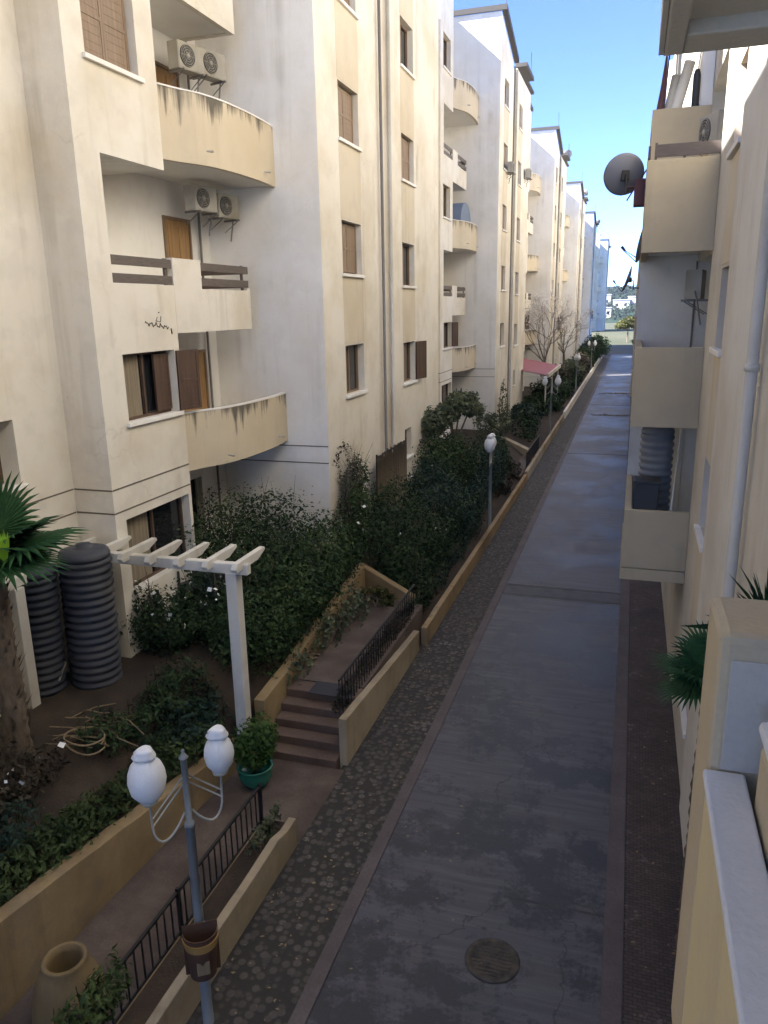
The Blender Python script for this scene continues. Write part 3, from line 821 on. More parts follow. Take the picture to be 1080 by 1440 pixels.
# railing along the path
rl = thing('railing', 'black iron railing with thin balusters along the sunken path', 'railing', (-4.77, 0, .3))
y0, y1 = 2.2, 8.72
m = MB(); m.box(-.02, .02, y0, y1, .62, .65); m.build('handrail', 'iron', rl)
m = MB(); m.box(-.012, .012, y0, y1, .07, .09); m.build('bottom_rail', 'iron', rl)
for y in (y0, 4.4, 6.56, y1):
    m = MB(); m.box(-.022, .022, y - .022, y + .022, 0, .68); m.build('post', 'iron', rl)
y = y0 + .14
while y < y1 - .08:
    if min(abs(y - q) for q in (4.4, 6.56)) > .05:
        m = MB(); m.box(-.008, .008, y - .008, y + .008, .085, .625); m.build('baluster', 'iron', rl)
    y += .145
rl2 = thing('railing', 'short dark railing on the garden wall by the second path', 'railing', (-4.32, 35.0, .4))
m = MB(); m.box(-.02, .02, 0, 5.0, .68, .72); m.build('handrail', 'iron', rl2)
for k in range(26):
    m = MB(); m.box(-.01, .01, k * .2 - .01, k * .2 + .01, 0, .69); m.build('baluster', 'iron', rl2)

rl3 = thing('railing', 'dark iron railing beside the upper path behind the square ended wall', 'railing', (-4.46, 11.2, .76))
m = MB(); m.box(-.018, .018, 0, 4.9, .66, .69); m.build('handrail', 'iron', rl3)
for k in range(34):
    m = MB(); m.box(-.008, .008, k * .146 - .008, k * .146 + .008, 0, .665); m.build('baluster', 'iron', rl3)
# ------------------------------------------------------------------ lamp posts
def lamp(label, rz=0):
    A = thing('lamp_post', label, 'street lamp', (0, 0, 0), 0, 'two globe lamp posts along the garden wall')
    m = MB(); m.tube([(0, 0, -.25), (0, 0, .3), (0, 0, 1.2), (0, 0, 2.55)], [.062, .058, .052, .047], 14); m.tube([(0, 0, 2.55), (0, 0, 3.3)], .033, 12)
    m.lathe([(.056, 0), (.056, .04), (.034, .06)], (0, 0, 2.52), 14)
    m.lathe([(.035, 0), (.05, .02), (.03, .05), (.012, .08), (.02, .1), (0, .12)], (0, 0, 3.29), 10); m.build('pole', 'grey_metal', A)
    for s, gr in ((-1, .185), (1, .155)):
        a = MB()
        pts = []
        for k in range(13):
            t = k / 12; ang = PI * t
            pts.append((0, s * (.04 + .17 * (1 - math.cos(ang))), 2.7 - .26 * math.sin(ang * .5 + .0) * math.sin(ang) - .05 * t + (.12 * max(0, t - .6))))
        pts.append((0, s * .385, 2.98))
        a.tube(pts, .0125, 7)
        a.tube([(0, s * .03, 3.02), (0, s * .2, 2.86), (0, s * .37, 2.70)], .009, 6); a.tube([(0, s * .03, 3.1), (0, s * .2, 2.94), (0, s * .37, 2.78)], .009, 6)
        arm = a.build('arm', 'pale_metal', A)
        h = MB(); h.lathe([(.03, 0), (.08, .015), (.085, .05), (.06, .055)], (0, s * .385, 2.96), 16); h.build('lamp_holder', 'pale_metal', arm)
        gl = MB(); q = gr
        hs_ = q / .2; gl.lathe([(.07, 0), (q * .6, .04 * hs_), (q * .88, .12 * hs_), (q, .24 * hs_), (q * .96, .33 * hs_), (q * .8, .42 * hs_), (q * .55, .48 * hs_), (.08, .5 * hs_)], (0, s * .385, 3.0), 32)
        go = gl.build('globe', 'globe', A)
        f = MB(); f.lathe([(.07, 0), (.10, .02), (.112, .05), (.085, .075), (.09, .09), (.06, .115), (.025, .13), (0, .132)], (0, s * .385, 3.0 + .5 * hs_ - .01), 18, None, .12); f.build('finial', 'globe', go)
    A.rotation_euler.z = rz
    return A
lp = lamp('nearest two globe lamp post, brown bin strapped to its grey pole', math.radians(-33))
lp.location = (-4.02, 5.84, 0)
dup(lp, (-4.36, 25.6, -.1), 'second lamp post, globes overlapping, in front of the dark bushes', math.radians(4))
dup(lp, (-4.36, 46.0, .1), 'third lamp post, standing right of the red awning', math.radians(80))
dup(lp, (-4.36, 67.5, .1), 'fourth lamp post, far along the hedges, left of the street', math.radians(20))
dup(lp, (-4.36, 92.0, .1), 'most distant lamp post near the end of the street hedges', math.radians(60))

# litter bin strapped to the pole
bn = thing('litter_bin', 'brown half round litter bin with ochre band hung on the near pole', 'bin', (-3.975, 5.775, .77), math.radians(33))
def half(r0, r1, z0, z1, th=.012, n=14):
    mm = MB(); pts = [(math.cos(PI * k / n + PI), math.sin(PI * k / n + PI)) for k in range(n + 1)]
    rows = [(r0, z0), (r1, z1), (r1 - th, z1), (r0 - th, z0)]
    v = [(r * p[0], r * p[1], z) for r, z in rows for p in pts]; f = []
    w = n + 1
    for a in range(4):
        b = (a + 1) % 4
        for k in range(n): f.append([a * w + k, a * w + k + 1, b * w + k + 1, b * w + k])
    for k in (0, n): f.append([k, w + k, 2 * w + k, 3 * w + k])
    return mm.add(v, f, False)
M['bin'] = plaster('rusty_brown_bin', (.075, .038, .026), (.13, .08, .05), .7, .4, .6)
M['bin_band'] = simple('ochre_bin_band', (.32, .19, .055), .6)
a = half(.14, .185, 0, .54); a.lathe([(0, .0), (.13, .002)], (0, 0, 0), 20); a.box(-.182, .182, .0, .012, .0, .62); a.build('bucket', 'bin', bn)
a = half(.176, .192, .38, .48, .02); a.build('band', 'bin_band', bn)
a = MB(); a.lathe([(.064, -.02), (.064, .02)], (0, .078, .12), 14); a.lathe([(.064, -.02), (.064, .02)], (0, .078, .52), 14); a.build('clamp', 'grey_metal', bn)
a = MB(); a.box(-.06, .07, -.158, -.149, .1, .26); a.build('sticker', 'dry', bn)

# ------------------------------------------------------------------ urn and green pot
u = MB(); u.lathe([(.36, 0), (.40, .04), (.405, .16), (.38, .34), (.325, .54), (.265, .70), (.235, .765), (.24, .80), (.222, .815), (.19, .805), (.18, .72), (.2, .5), (.2, .4), (0, .38)], (0, 0, 0), 36)
tag(u.build('urn', 'urn', None, 0, (-5.5, 5.45, .012)), 'large ochre urn with a dark open mouth standing on the sunken path', 'urn')

# ------------------------------------------------------------------ pergola
pg = thing('pergola', 'white weathered pergola of notched beams over the small front garden', 'pergola', (0, 10.5, 0))
def post(x, y, z0, z1):
    m = MB(); m.box(x - .1, x + .1, y - .1, y + .1, z0, z1); m.build('post', 'white_paint', pg, .012)
post(-5.98, .05, .35, 3.5); post(-9.05, -1.4, 1.3, 3.45); post(-8.95, .05, 1.3, 3.5)
m = MB(); m.box(-9.55, -5.68, -.04, .1, 3.48, 3.66); m.build('beam', 'white_paint', pg, .015)
m = MB(); m.box(-9.12, -8.98, -1.9, -.045, 3.46, 3.62); m.build('beam', 'white_paint', pg, .015)
for i, x in enumerate((-9.0, -8.45, -7.92, -7.4, -6.86, -6.33, -5.8)):
    m = MB(); w = .05
    prof = [(-.22, .0), (.5, .0), (.78, .1), (.76, .15), (-.2, .15), (-.26, .06)]
    v = [(x - w, p[0], 3.58 + p[1]) for p in prof] + [(x + w, p[0], 3.58 + p[1]) for p in prof]
    n = len(prof); m.add(v, [list(range(n))[::-1], list(range(n, 2 * n))] + [[k, (k + 1) % n, n + (k + 1) % n, n + k] for k in range(n)])
    m.build('rafter', 'white_paint', pg, .006)

# ------------------------------------------------------------------ ridged tanks
def tank(label, loc, h, r, lean):
    T = thing('water_tank', label, 'tank', loc, 0, 'ridged tanks beside the pergola')
    m = MB(); prof = [(0, 0), (r * .97, 0)]
    n = int(h / .13)
    for k in range(n):
        z = h * (k + .5) / n; p = h / n
        prof += [(r * .93, z - p * .48), (r * .94, z - p * .3), (r * 1.02, z - p * .08), (r * 1.03, z + p * .18), (r * .95, z + p * .36)]
    m.lathe(prof + [(r * .93, h)], (0, 0, 0), 36); m.build('tank_body', 'tank', T)
    c = MB(); c.lathe([(r * .99, 0), (r * 1.0, .05), (r * .93, .11), (r * .5, .16), (.12, .17), (.12, .22), (0, .23)], (0, 0, h + .003), 36); c.build('lid', 'tank', T)
    T.rotation_euler = lean
    return T
tank('taller dark ridged tank nearer the house corner, bluish sheen', (-8.62, 10.2, 1.36), 2.3, .42, (0, .02, 0))
tank('narrower dark ridged tank half hidden behind the palm', (-9.25, 9.62, 1.4), 2.1, .36, (0, .05, 0))
m = MB(); m.tube([(-9.15, 10.02, 1.4), (-9.1, 10.0, 3.55)], .025, 6); m.tube([(-9.2, 9.75, 3.6), (-8.98, 9.75, 2.85), (-8.96, 9.78, 2.6)], .018, 6)
m.tube([(-9.0, 9.7, 1.45), (-8.9, 9.6, 1.62), (-8.84, 9.75, 1.9)], .02, 6)
tag(m.build('pipework', 'pipe', None), 'thin pale pipes running down between the two ridged tanks', 'pipes')

# dark shelf under the pergola
sh = thing('garden_shelf', 'dark metal shelf against the house under the pergola end', 'shelf', (-7.95, 12.75, 1.4), math.radians(-18))
for z in (.02, .42, .86):
    m = MB(); m.box(-.48, .48, -.2, .2, z, z + .03); m.build('shelf_board', 'shelf_dark', sh)
for x in (-.47, .47):
    for y in (-.19, .19):
        m = MB(); m.box(x - .018, x + .018, y - .018, y + .018, 0, 1.15); m.build('leg', 'shelf_dark', sh)
m = MB(); m.box(-.47, .47, .17, .18, .05, 1.15); m.build('back_panel', 'shelf_dark', sh)
m = MB(); m.add([(-.1, -.02, 0), (.1, -.02, 0), (.12, .02, .16), (-.12, .02, .16), (-.08, -.06, 0), (.08, -.06, 0)], [[0, 1, 2, 3], [0, 4, 5, 1], [4, 0, 3], [5, 2, 1], [4, 3, 2, 5]])
tag(m.build('plastic_bag', 'white_paint', None, 0, (-7.8, 12.62, 1.856)), 'small white crumpled packet lying on the dark shelf', 'packet')

# reed screen against the stair tower
rs = thing('reed_screen', 'brown reed screen in a dark frame at the foot of the stair tower', 'screen', (-6.72, 20.4, 1.0))
m = MB(); n = 46
for k in range(n):
    y = k * .065; r = R.uniform(.022, .032)
    m.tube([(R.uniform(-.01, .01), y, 0), (R.uniform(-.01, .01), y + R.uniform(-.01, .01), 2.5 + R.uniform(-.12, .1))], r, 5)
m.build('reeds', 'reed', rs)
m = MB()
for y in (-.05, 1.0, 3.0): m.box(-.012, .02, y - .014, y + .014, 0, 2.6)
m.box(-.012, .02, -.05, 3.0, 2.5, 2.525); m.build('frame', 'iron', rs)

# cut canes and hose on the soil
cn = MB()
for k in range(20):
    x, y = R.uniform(-8.2, -7.3), R.uniform(8.0, 9.2); a = R.uniform(-.5, .9); L = R.uniform(.3, .9)
    z = gz(x, y) + R.uniform(.03, .12)
    cn.tube([(x, y, z), (x + .5 * L * math.cos(a), y + .5 * L * math.sin(a), z + R.uniform(0, .1)), (x + L * math.cos(a), y + L * math.sin(a), z + R.uniform(-.02, .08))], R.uniform(.006, .012), 5)
struct(tag(cn.build('cut_canes', 'dry'), 'loose dry cut canes scattered on the soil below the tanks', 'canes'), 'stuff')
hs = MB()
pts = []
for k in range(46):
    t = k / 45 * 2 * PI * 2.2
    pts.append((-7.35 + (.3 + .02 * math.sin(t * 3)) * math.cos(t), 8.25 + .24 * math.sin(t), 1.52 + .1 * math.sin(t * .7) + .03 * math.sin(t * 2)))
hs.tube(pts, .014, 6)
tag(hs.build('garden_hose', 'dry'), 'coiled tan garden hose lying on the soil near the palm', 'hose')

# red awning roof on the second block
aw = thing('awning_roof', 'dusty red metal awning with white edge beside the second block', 'awning', (0, 52.5, 0))
m = MB(); nx = 30
v = []; f = []
for k in range(nx + 1):
    y = 9.0 * k / nx; zz = .035 * (k % 2)
    v += [(-8.7, y, 3.75 + zz), (-5.25, y, 3.1 + zz)]
f = [[2 * k, 2 * k + 1, 2 * k + 3, 2 * k + 2] for k in range(nx)]
m.add(v, f); m.add([(a, b, c - .04) for a, b, c in v], [q[::-1] for q in f]); m.build('metal_sheet', 'red_roof', aw)
m = MB(); m.box(-5.26, -5.16, -.05, 9.05, 2.95, 3.2); m.box(-8.7, -5.26, -.08, -.02, 2.98, 3.02); m.build('fascia', 'white_paint', aw)
for y in (.1, 4.5, 8.9):
    m = MB(); m.box(-5.4, -5.32, y - .04, y + .04, -.1, 3.06); m.build('post', 'white_paint', aw)

# bluish arched tarpaulin on a balcony of the second block
m = MB(); n = 10
v = []
for k in range(n + 1):
    t = PI * k / n
    v += [(-8.25, 39.95 + 1.25 * -math.cos(t), 11.62 + .95 * math.sin(t)), (-9.6, 39.95 + 1.25 * -math.cos(t), 11.62 + .95 * math.sin(t))]
m.add(v, [[2 * k, 2 * k + 2, 2 * k + 3, 2 * k + 1] for k in range(n)], True)
m.add([v[2 * k] for k in range(n + 1)], [list(range(n + 1))])
tag(m.build('balcony_awning', 'grey_cloth'), 'arched blue grey cloth awning over the curved balcony of the second block', 'awning')

# ------------------------------------------------------------------ right side: building with balconies
def right_block(label, y0, near):
    B = thing('apartment_building', label, 'apartment building', (0, y0, 0), 0, 'apartment blocks along the right side')
    # local y: the balcony stack starts at 0 (near end) ... 3.3
    W = MB()
    ya = -26.0 if near else -5.5
    a, b = (1.17, 22.0 - .8), (1.17, ya)
    Lw = a[1] - b[1]
    u = lambda y: a[1] - y
    holes = []
    for z in (1.2, 4.2, 6.95, 9.6, 12.3):
        holes.append((u(-1.72), u(-2.85), z, z + 1.12))
    if near:
        holes.append((u(-9.2), u(-10.2), 8.9, 10.6))
    loggia = [(u(3.2), u(.12), z0, z1, 1) for z0, z1 in ((3.0, 5.45), (5.75, 8.38), (8.7, 11.5))]
    wall(W, a, b, -.6, 20.0, holes + loggia, .25)
    wall(W, (14, a[1]), a, -.6, 20); wall(W, b, (14, b[1]), -.6, 20)
    W.quad((1.17, b[1], 20), (14, b[1], 20), (14, a[1], 20), (1.17, a[1], 20))
    W.build('wall', 'beige', B)
    for h in holes[:5]:
        window(B, a, b, *h, style='shut')
    for i in range(4):
        S = MB(); S.box(1.16, 1.174, -2.9, -1.67, holes[i][3] + .05, holes[i + 1][2] - .09); S.build('spandrel', 'ochre', B)
    # loggia room (sides, back)
    G = MB()
    for z0, z1 in ((3.0, 5.45), (5.75, 8.38), (8.7, 11.5)):
        G.quad((2.6, .12, z0), (2.6, 3.2, z0), (2.6, 3.2, z1), (2.6, .12, z1))
        G.quad((1.17, .12, z0), (2.6, .12, z0), (2.6, .12, z1), (1.17, .12, z1))
        G.quad((1.17, 3.2, z0), (1.17, 3.2, z1), (2.6, 3.2, z1), (2.6, 3.2, z0))
        G.quad((1.17, .12, z1), (2.6, .12, z1), (2.6, 3.2, z1), (1.17, 3.2, z1))
    G.build('recess_wall', 'pilaster', B)
    # pilaster strips and pipe
    P = MB()
    P.box(1.13, 1.168, -5.65, -3.02, -.2, 20); P.build('pilaster', 'pilaster', B, .01)
    p = MB(); p.tube([(1.08, -6.3, 0), (1.08, -6.3, 19.5)], .055, 10)
    for z in range(1, 19, 3): p.lathe([(.07, -.03), (.07, .03)], (1.08, -6.3, z), 10)
    p.build('drainpipe', 'pipe', B)
    # balconies: near end wall, outer parapet, far end wall
    def bal(z0, z1, ye=3.3, x0=.05, yb=0.0):
        m = MB()
        m.box(x0, 1.166, yb, yb + .12, z0, z1); m.box(x0, x0 + .12, yb + .12, ye - .12, z0, z1)
        o = m.build('balcony', 'beige_ochre', B, .008)
        s = MB(); s.box(x0 + .12, 1.165, yb + .12, ye - .12, z0 + .12, z0 + .3); s.build('floor_slab', 'soffit', o)
        return o
    lowb = bal(2.85, 3.95); bal(5.48, 6.86); upb = bal(8.42, 9.86)
    m = MB(); m.box(.03, 1.166, -.012, 3.2, 2.62, 2.835); m.build('edge_beam', 'beige_ochre', lowb, .006)
    E = MB(); E.box(.06, 1.165, 3.18, 3.3, 2.84, 9.86); E.build('end_wall', 'pilaster', B)
    planks_x = MB(); planks_x.box(.16, 1.16, .02, .06, 9.9, 10.09); planks_x.box(.06, .1, .1, 3.1, 9.9, 10.09); planks_x.build('rail', 'stain_wood', upb)
    q = MB(); q.box(.16, .2, .03, .07, 9.8, 10.12); q.box(.6, .64, .03, .07, 9.86, 9.93); q.build('rail_post', 'stain_wood', upb)
    # roof terrace parapet farther back
    t = bal(9.5, 11.2, 5.6, .1, 2.8)
    m = MB(); m.box(.95, 1.16, 2.9, 3.4, 11.21, 20); m.build('pilaster', 'white', B)
    p = MB(); p.tube([(1.14, 3.0, 5.6), (1.14, 3.0, 8.4)], .02, 6); p.build('drainpipe', 'pipe_dark', B)
    return B
M['beige_ochre'] = plaster('ochre_grey_balcony_render', (.46, .385, .265), (.37, .305, .205), .5, .4)
M['patch'] = plaster('bare_grey_render', (.46, .43, .38), (.36, .32, .27), .5, .3)
RB = right_block('beige apartment block on the right with stacked ochre balconies', 14.3, True)
RB2 = right_block('next apartment block on the right, hidden behind the stacked balconies', 45.0, False)
dup(RB2, (0, 73.0, 0), 'apartment block far along the right side of the street')
dup(RB2, (0, 101.0, 0), 'last apartment block on the right side of the street')

# ridged tank in the lowest loggia
tk = tank('pale grey ridged tank standing inside the lowest right balcony', (.56, 15.3, 3.17), 2.05, .30, (0, 0, 0))
M['tank_pale'] = plaster('dusty_grey_plastic', (.19, .20, .215), (.12, .115, .105), .8, .6, .6)
for ch in tk.children: ch.data.materials[0] = M['tank_pale']
m = MB(); m.box(.19, .62, 14.46, 14.9, 3.2, 4.42); m.box(.17, .64, 14.44, 14.92, 4.42, 4.47)
tag(m.build('cabinet', 'black_plastic', None, .01), 'black box standing behind the lowest right balcony parapet', 'cabinet')
m = MB(); m.tube([(.82, 14.55, 3.2), (.92, 14.55, 5.44)], .018, 6)
tag(m.build('curtain_pole', 'white_paint'), 'thin white pole leaning in the lowest right balcony', 'pole')
dup(ac, (.9, 15.6, 7.66), 'fan unit hanging from the ceiling of the middle right balcony', math.radians(170)).scale = (.85, .85, .9)
dup(ac, (1.08, 16.3, 10.32), 'fan unit on brackets at the right terrace above the wooden rail', math.radians(205)).scale = (.85, .85, 1)
# terrace clutter
def clutter(name, pts, r, mat_, label, cat): return tag(MB().tube(pts, r, 8).build(name, mat_), label, cat)
clutter('rolled_mat', [(.5, 17.25, 11.1), (.72, 17.2, 12.0)], .1, 'fabric', 'pale rolled mat leaning on the upper right terrace parapet', 'mat')
clutter('rolled_mat', [(.38, 17.3, 11.1), (.5, 17.3, 11.8)], .09, 'plastic_white', 'shorter off white roll beside the pale rolled mat on the terrace', 'mat')
clutter('umbrella', [(.22, 17.2, 11.1), (.27, 17.2, 11.6), (.3, 17.2, 12.2)], [.07, .05, .015], 'maroon', 'folded maroon parasol standing at the terrace corner', 'umbrella')
clutter('broom', [(.3, 17.3, 11.1), (.36, 17.3, 12.6)], .014, 'iron', 'thin dark broom stick beside the folded maroon parasol', 'broom')
clutter('bottle', [(.86, 17.2, 11.15), (.86, 17.2, 11.75), (.86, 17.2, 11.85)], [.07, .07, .04], 'black_plastic', 'black canister on the upper right terrace', 'canister')

# ------------------------------------------------------------------ satellite dishes
def dish(label, loc, r, aim, tilt):
    A = thing('satellite_dish', label, 'satellite dish', loc, aim, 'satellite dishes on the right balconies')
    T = Matrix.Rotation(PI / 2 - tilt, 4, 'X')          # dish axis towards local -y, tilted up
    m = MB(); prof = [(r * k / 10, .22 * r * (k / 10) ** 2) for k in range(11)] + [(r * 1.01, .225 * r), (r * 1.01, .20 * r)] + [(r * k / 10, .22 * r * (k / 10) ** 2 - .014) for k in range(9, -1, -1)]
    m.lathe(prof, (0, 0, 0), 40, T); m.build('reflector', 'dish', A)
    n = MB(); q = lambda x, y, z: tuple(T @ Vector((x, y, z)))
    n.tube([q(0, -r, .2 * r), q(0, -r * .55, r * .95)], .012, 6); n.tube([q(-r * .5, -r * .8, .2 * r), q(0, -r * .5, r * .98)], .007, 5); n.tube([q(r * .5, -r * .8, .2 * r), q(0, -r * .5, r * .98)], .007, 5)
    n.build('feed_arm', 'iron', A)
    n = MB(); n.tube([q(0, -r * .55, r * .9), q(0, -r * .38, r * 1.12)], [.028, .035], 10); n.build('receiver', 'black_plastic', A)
    n = MB(); n.box(-.06, .06, -.03, .08, -.09, .07); n.tube([(0, .06, 0), (0, .14, -.05), (0, .14, -.32)], .02, 7); n.build('mount', 'iron', A)
    return A
dd = dish('large grey satellite dish seen against the sky beside the top balcony', (-.3, 14.75, 9.72), .34, math.radians(195), math.radians(20))
m = MB(); m.tube([(-.28, 14.62, 9.5), (.05, 14.62, 9.5)], .02, 6); m.tube([(-.24, 14.62, 9.3), (.05, 14.5, 9.75)], .015, 6); m.box(-.13, .045, 14.5, 14.8, 9.2, 9.62)
tag(m.build('dish_bracket', 'maroon', None, .01), 'rusty maroon bracket box holding the large satellite dish to the balcony', 'bracket')
dish('grey satellite dish half hidden by the upper right balcony edge', (.16, 19.6, 8.95), .46, math.radians(262), math.radians(12))
dish('thin edge on satellite dish farther down the right side', (-.22, 27.0, 8.35), .42, math.radians(272), math.radians(18))
m = MB(); m.tube([(-.22, 27.14, 8.1), (1.3, 27.14, 8.05)], .02, 6); tag(m.build('wall_bracket', 'iron'), 'long thin iron arm carrying the edge on satellite dish', 'bracket')
m = MB(); m.tube([(-.05, 19.74, 8.7), (.12, 19.74, 8.7)], .02, 6); tag(m.build('wall_bracket', 'iron'), 'short iron arm carrying the half hidden satellite dish', 'bracket')

# ------------------------------------------------------------------ our own balcony: parapet, pillar, roof slab
ob = thing('balcony', 'near balcony with white ledge, yellow streaked parapet and square pillar', 'balcony', (0, 0, 0))
m = MB(); m.box(.235, .316, -3, 1.79, 5.5, 6.486); m.build('parapet', 'parapet', ob)
m = MB(); m.box(.225, .318, -3, 1.79, 6.488, 6.512); m.build('ledge', 'ledge', ob, .006)
m = MB(); m.box(.235, 1.29, 1.793, 2.07, 5.5, 6.86); m.build('pillar', 'beige_ochre', ob, .022)
m = MB(); m.box(.262, 1.28, 1.788, 1.7925, 6.515, 6.80); m.build('render_patch', 'patch', ob, .002)
m = MB(); m.box(.325, .56, -3, 1.70, 5.5, 6.66); m.build('inner_parapet', 'beige_ochre', ob, .02)
m = MB(); m.box(.32, .57, -3, 1.72, 6.662, 6.70); m.build('inner_coping', 'ledge', ob, .015)
m = MB(); m.box(.235, 1.29, -3, 1.79, 5.3, 5.49); m.build('floor_slab', 'soffit', ob)
up = thing('balcony', 'underside of the balcony above, pale soffit framed by a beam', 'balcony', (0, 0, 0))
m = MB(); m.box(.085, 1.29, -3, 2.31, 8.285, 8.6); m.build('floor_slab', 'soffit', up)
m = MB(); m.box(.035, .083, -3, 2.47, 8.25, 8.6); m.box(.083, 1.29, 2.313, 2.47, 8.25, 8.6); m.build('edge_beam', 'soffit', up, .006)
m = MB(); m.box(.02, .033, -3, 2.474, 8.255, 9.6); m.box(.033, 1.29, 2.472, 2.484, 8.255, 9.6); m.build('parapet', 'white', up)
m = MB(); m.tube([(.45, 2.05, 8.284), (.45, 2.05, 8.2)], .012, 6); m.build('hook', 'iron', up)

# ------------------------------------------------------------------ vegetation
rng = np.random.default_rng(11)
def leaves(blobs, n, size, up=.3, aspect=.5, shell=.45, fold=True):
    """n small leaves spread through ellipsoid blobs [(cx,cy,cz,rx,ry,rz)], denser towards the outside, in clumps"""
    blobs = np.array(blobs, float); vol = blobs[:, 3] * blobs[:, 4] * blobs[:, 5]
    which = rng.choice(len(blobs), n, p=vol / vol.sum())
    B = blobs[which]
    nc = max(8, n // 45)
    cd = rng.normal(size=(nc, 3)); cd /= np.linalg.norm(cd, axis=1)[:, None]
    cl = rng.integers(0, nc, n)
    d = cd[cl] + rng.normal(size=(n, 3)) * .22; d /= np.linalg.norm(d, axis=1)[:, None]
    cr = shell + (1.06 - shell) * rng.random(nc) ** .6
    r = cr[cl] + rng.normal(size=n) * .09
    c = B[:, :3] + d * B[:, 3:6] * r[:, None]
    nrm = d * .7 + rng.normal(size=(n, 3)) * .6 + np.array([0, 0, up]); nrm /= np.linalg.norm(nrm, axis=1)[:, None]
    t = np.cross(nrm, rng.normal(size=(n, 3))); t /= np.linalg.norm(t, axis=1)[:, None]
    b = np.cross(nrm, t)
    s = size * (.5 + 1.1 * rng.random(n) ** 1.6)[:, None]
    p0 = c - t * s; p1 = c + b * s * aspect + nrm * s * .12; p2 = c + t * s; p3 = c - b * s * aspect + nrm * s * .12
    V = np.stack([p0, p1, p2, p3], 1).reshape(-1, 3)
    return V, np.arange(4 * n).reshape(-1, 4)

def leaf_obj(name, V, F, mat_, parent=None):
    me = bpy.data.meshes.new(name)
    me.vertices.add(len(V)); me.vertices.foreach_set('co', V.astype(np.float32).ravel())
    me.loops.add(F.size); me.loops.foreach_set('vertex_index', F.astype(np.int32).ravel())
    me.polygons.add(len(F)); me.polygons.foreach_set('loop_start', (np.arange(len(F)) * F.shape[1]).astype(np.int32))
    me.update(calc_edges=True)
    me.materials.append(M[mat_]); o = bpy.data.objects.new(name, me); COL.objects.link(o)
    if parent is not None: o.parent = parent
    return o

def branchy(mb, p, d, L, r, depth, spread=.5, up=.15):
    """recursive limb"""
    q = Vector(p); pts = [q.copy()]; rs = [r]
    dd = Vector(d).normalized()
    for k in range(4):
        dd = (dd + Vector((R.gauss(0, .13), R.gauss(0, .13), R.gauss(up * .3, .08)))).normalized()
        q = q + dd * L / 4; pts.append(q.copy()); rs.append(r * (1 - .13 * (k + 1)))
    mb.tube(pts, rs, 6 if r > .02 else 4, depth == 0)
    tips = []
    if depth > 0:
        for k in range(R.choice((2, 3, 3))):
            at = pts[R.choice((2, 3, 4))]
            nd = (dd + Vector((R.gauss(0, spread), R.gauss(0, spread), R.gauss(up, spread * .5)))).normalized()
            tips += branchy(mb, at, nd, L * R.uniform(.6, .82), r * .55, depth - 1, spread, up)
    else: tips = [pts[-1], pts[2]]
    return tips

def shrub(label, x, y, blobs, n, size, mat_, cat='bush', name='shrub', blossom=0, stems=5, zbase=None, group=None, up=.3, aspect=.5):
    z = gz(x, y) if zbase is None else zbase
    T = thing(name, label, cat, (x, y, z), 0, group)
    near = y < 32 and n > 2000
    if near: n, size = int(n * 1.9), size * .74
    V, F = leaves(blobs, n, size, up, aspect)
    n1 = len(F)
    if near:                                          # paler young growth on the outside
        V2, F2 = leaves([(b[0], b[1], b[2] + b[5] * .35, b[3] * 1.02, b[4] * 1.02, b[5] * .85) for b in blobs], n // 14, size * .9, .9, aspect, .8)
        F = np.concatenate([F, F2 + len(V)]); V = np.concatenate([V, V2])
    fo = leaf_obj('foliage', V, F, mat_, T)
    if near:
        fo.data.materials.append(M['leaf_hedge' if mat_ != 'leaf_grey' else 'leaf_olive'])
        idx = np.zeros(len(F), np.int32); idx[n1:] = 1; fo.data.polygons.foreach_set('material_index', idx)
    m = MB()
    if near:
        for k in range(14):                           # bare shoots that stick out of the crown
            b = R.choice(blobs); a = R.uniform(0, 6.28)
            p0 = Vector((b[0] + b[3] * .5 * math.cos(a), b[1] + b[4] * .5 * math.sin(a), b[2] + b[5] * .5))
            p1 = p0 + Vector((R.gauss(0, .2), R.gauss(0, .2), R.uniform(.35, .75) * b[5] + .15))
            m.tube([(0, 0, -.15), p0 * .6, p0, (p0 + p1) / 2 + Vector((R.gauss(0, .04), R.gauss(0, .04), 0)), p1], [.03, .02, .01, .007, .003], 4)
    for k in range(stems):
        b = blobs[k % len(blobs)]
        tx, ty, tz = b[0] + R.uniform(-.4, .4) * b[3], b[1] + R.uniform(-.4, .4) * b[4], b[2] + R.uniform(.1, .75) * b[5]
        m.tube([(0, 0, -.15), (tx * .5 + R.uniform(-.1, .1), ty * .5, tz * .45), (tx, ty, tz)], [.035, .022, .008], 5)
    m.build('stem', 'bark', T)
    if blossom:
        V, F = leaves([(b[0], b[1], b[2], b[3] * 1.04, b[4] * 1.04, b[5] * 1.04) for b in blobs], blossom, .045, .6, .9)
        f = MB()
        leaf_obj('blossoms', V, F, 'blossom', T)
    return T

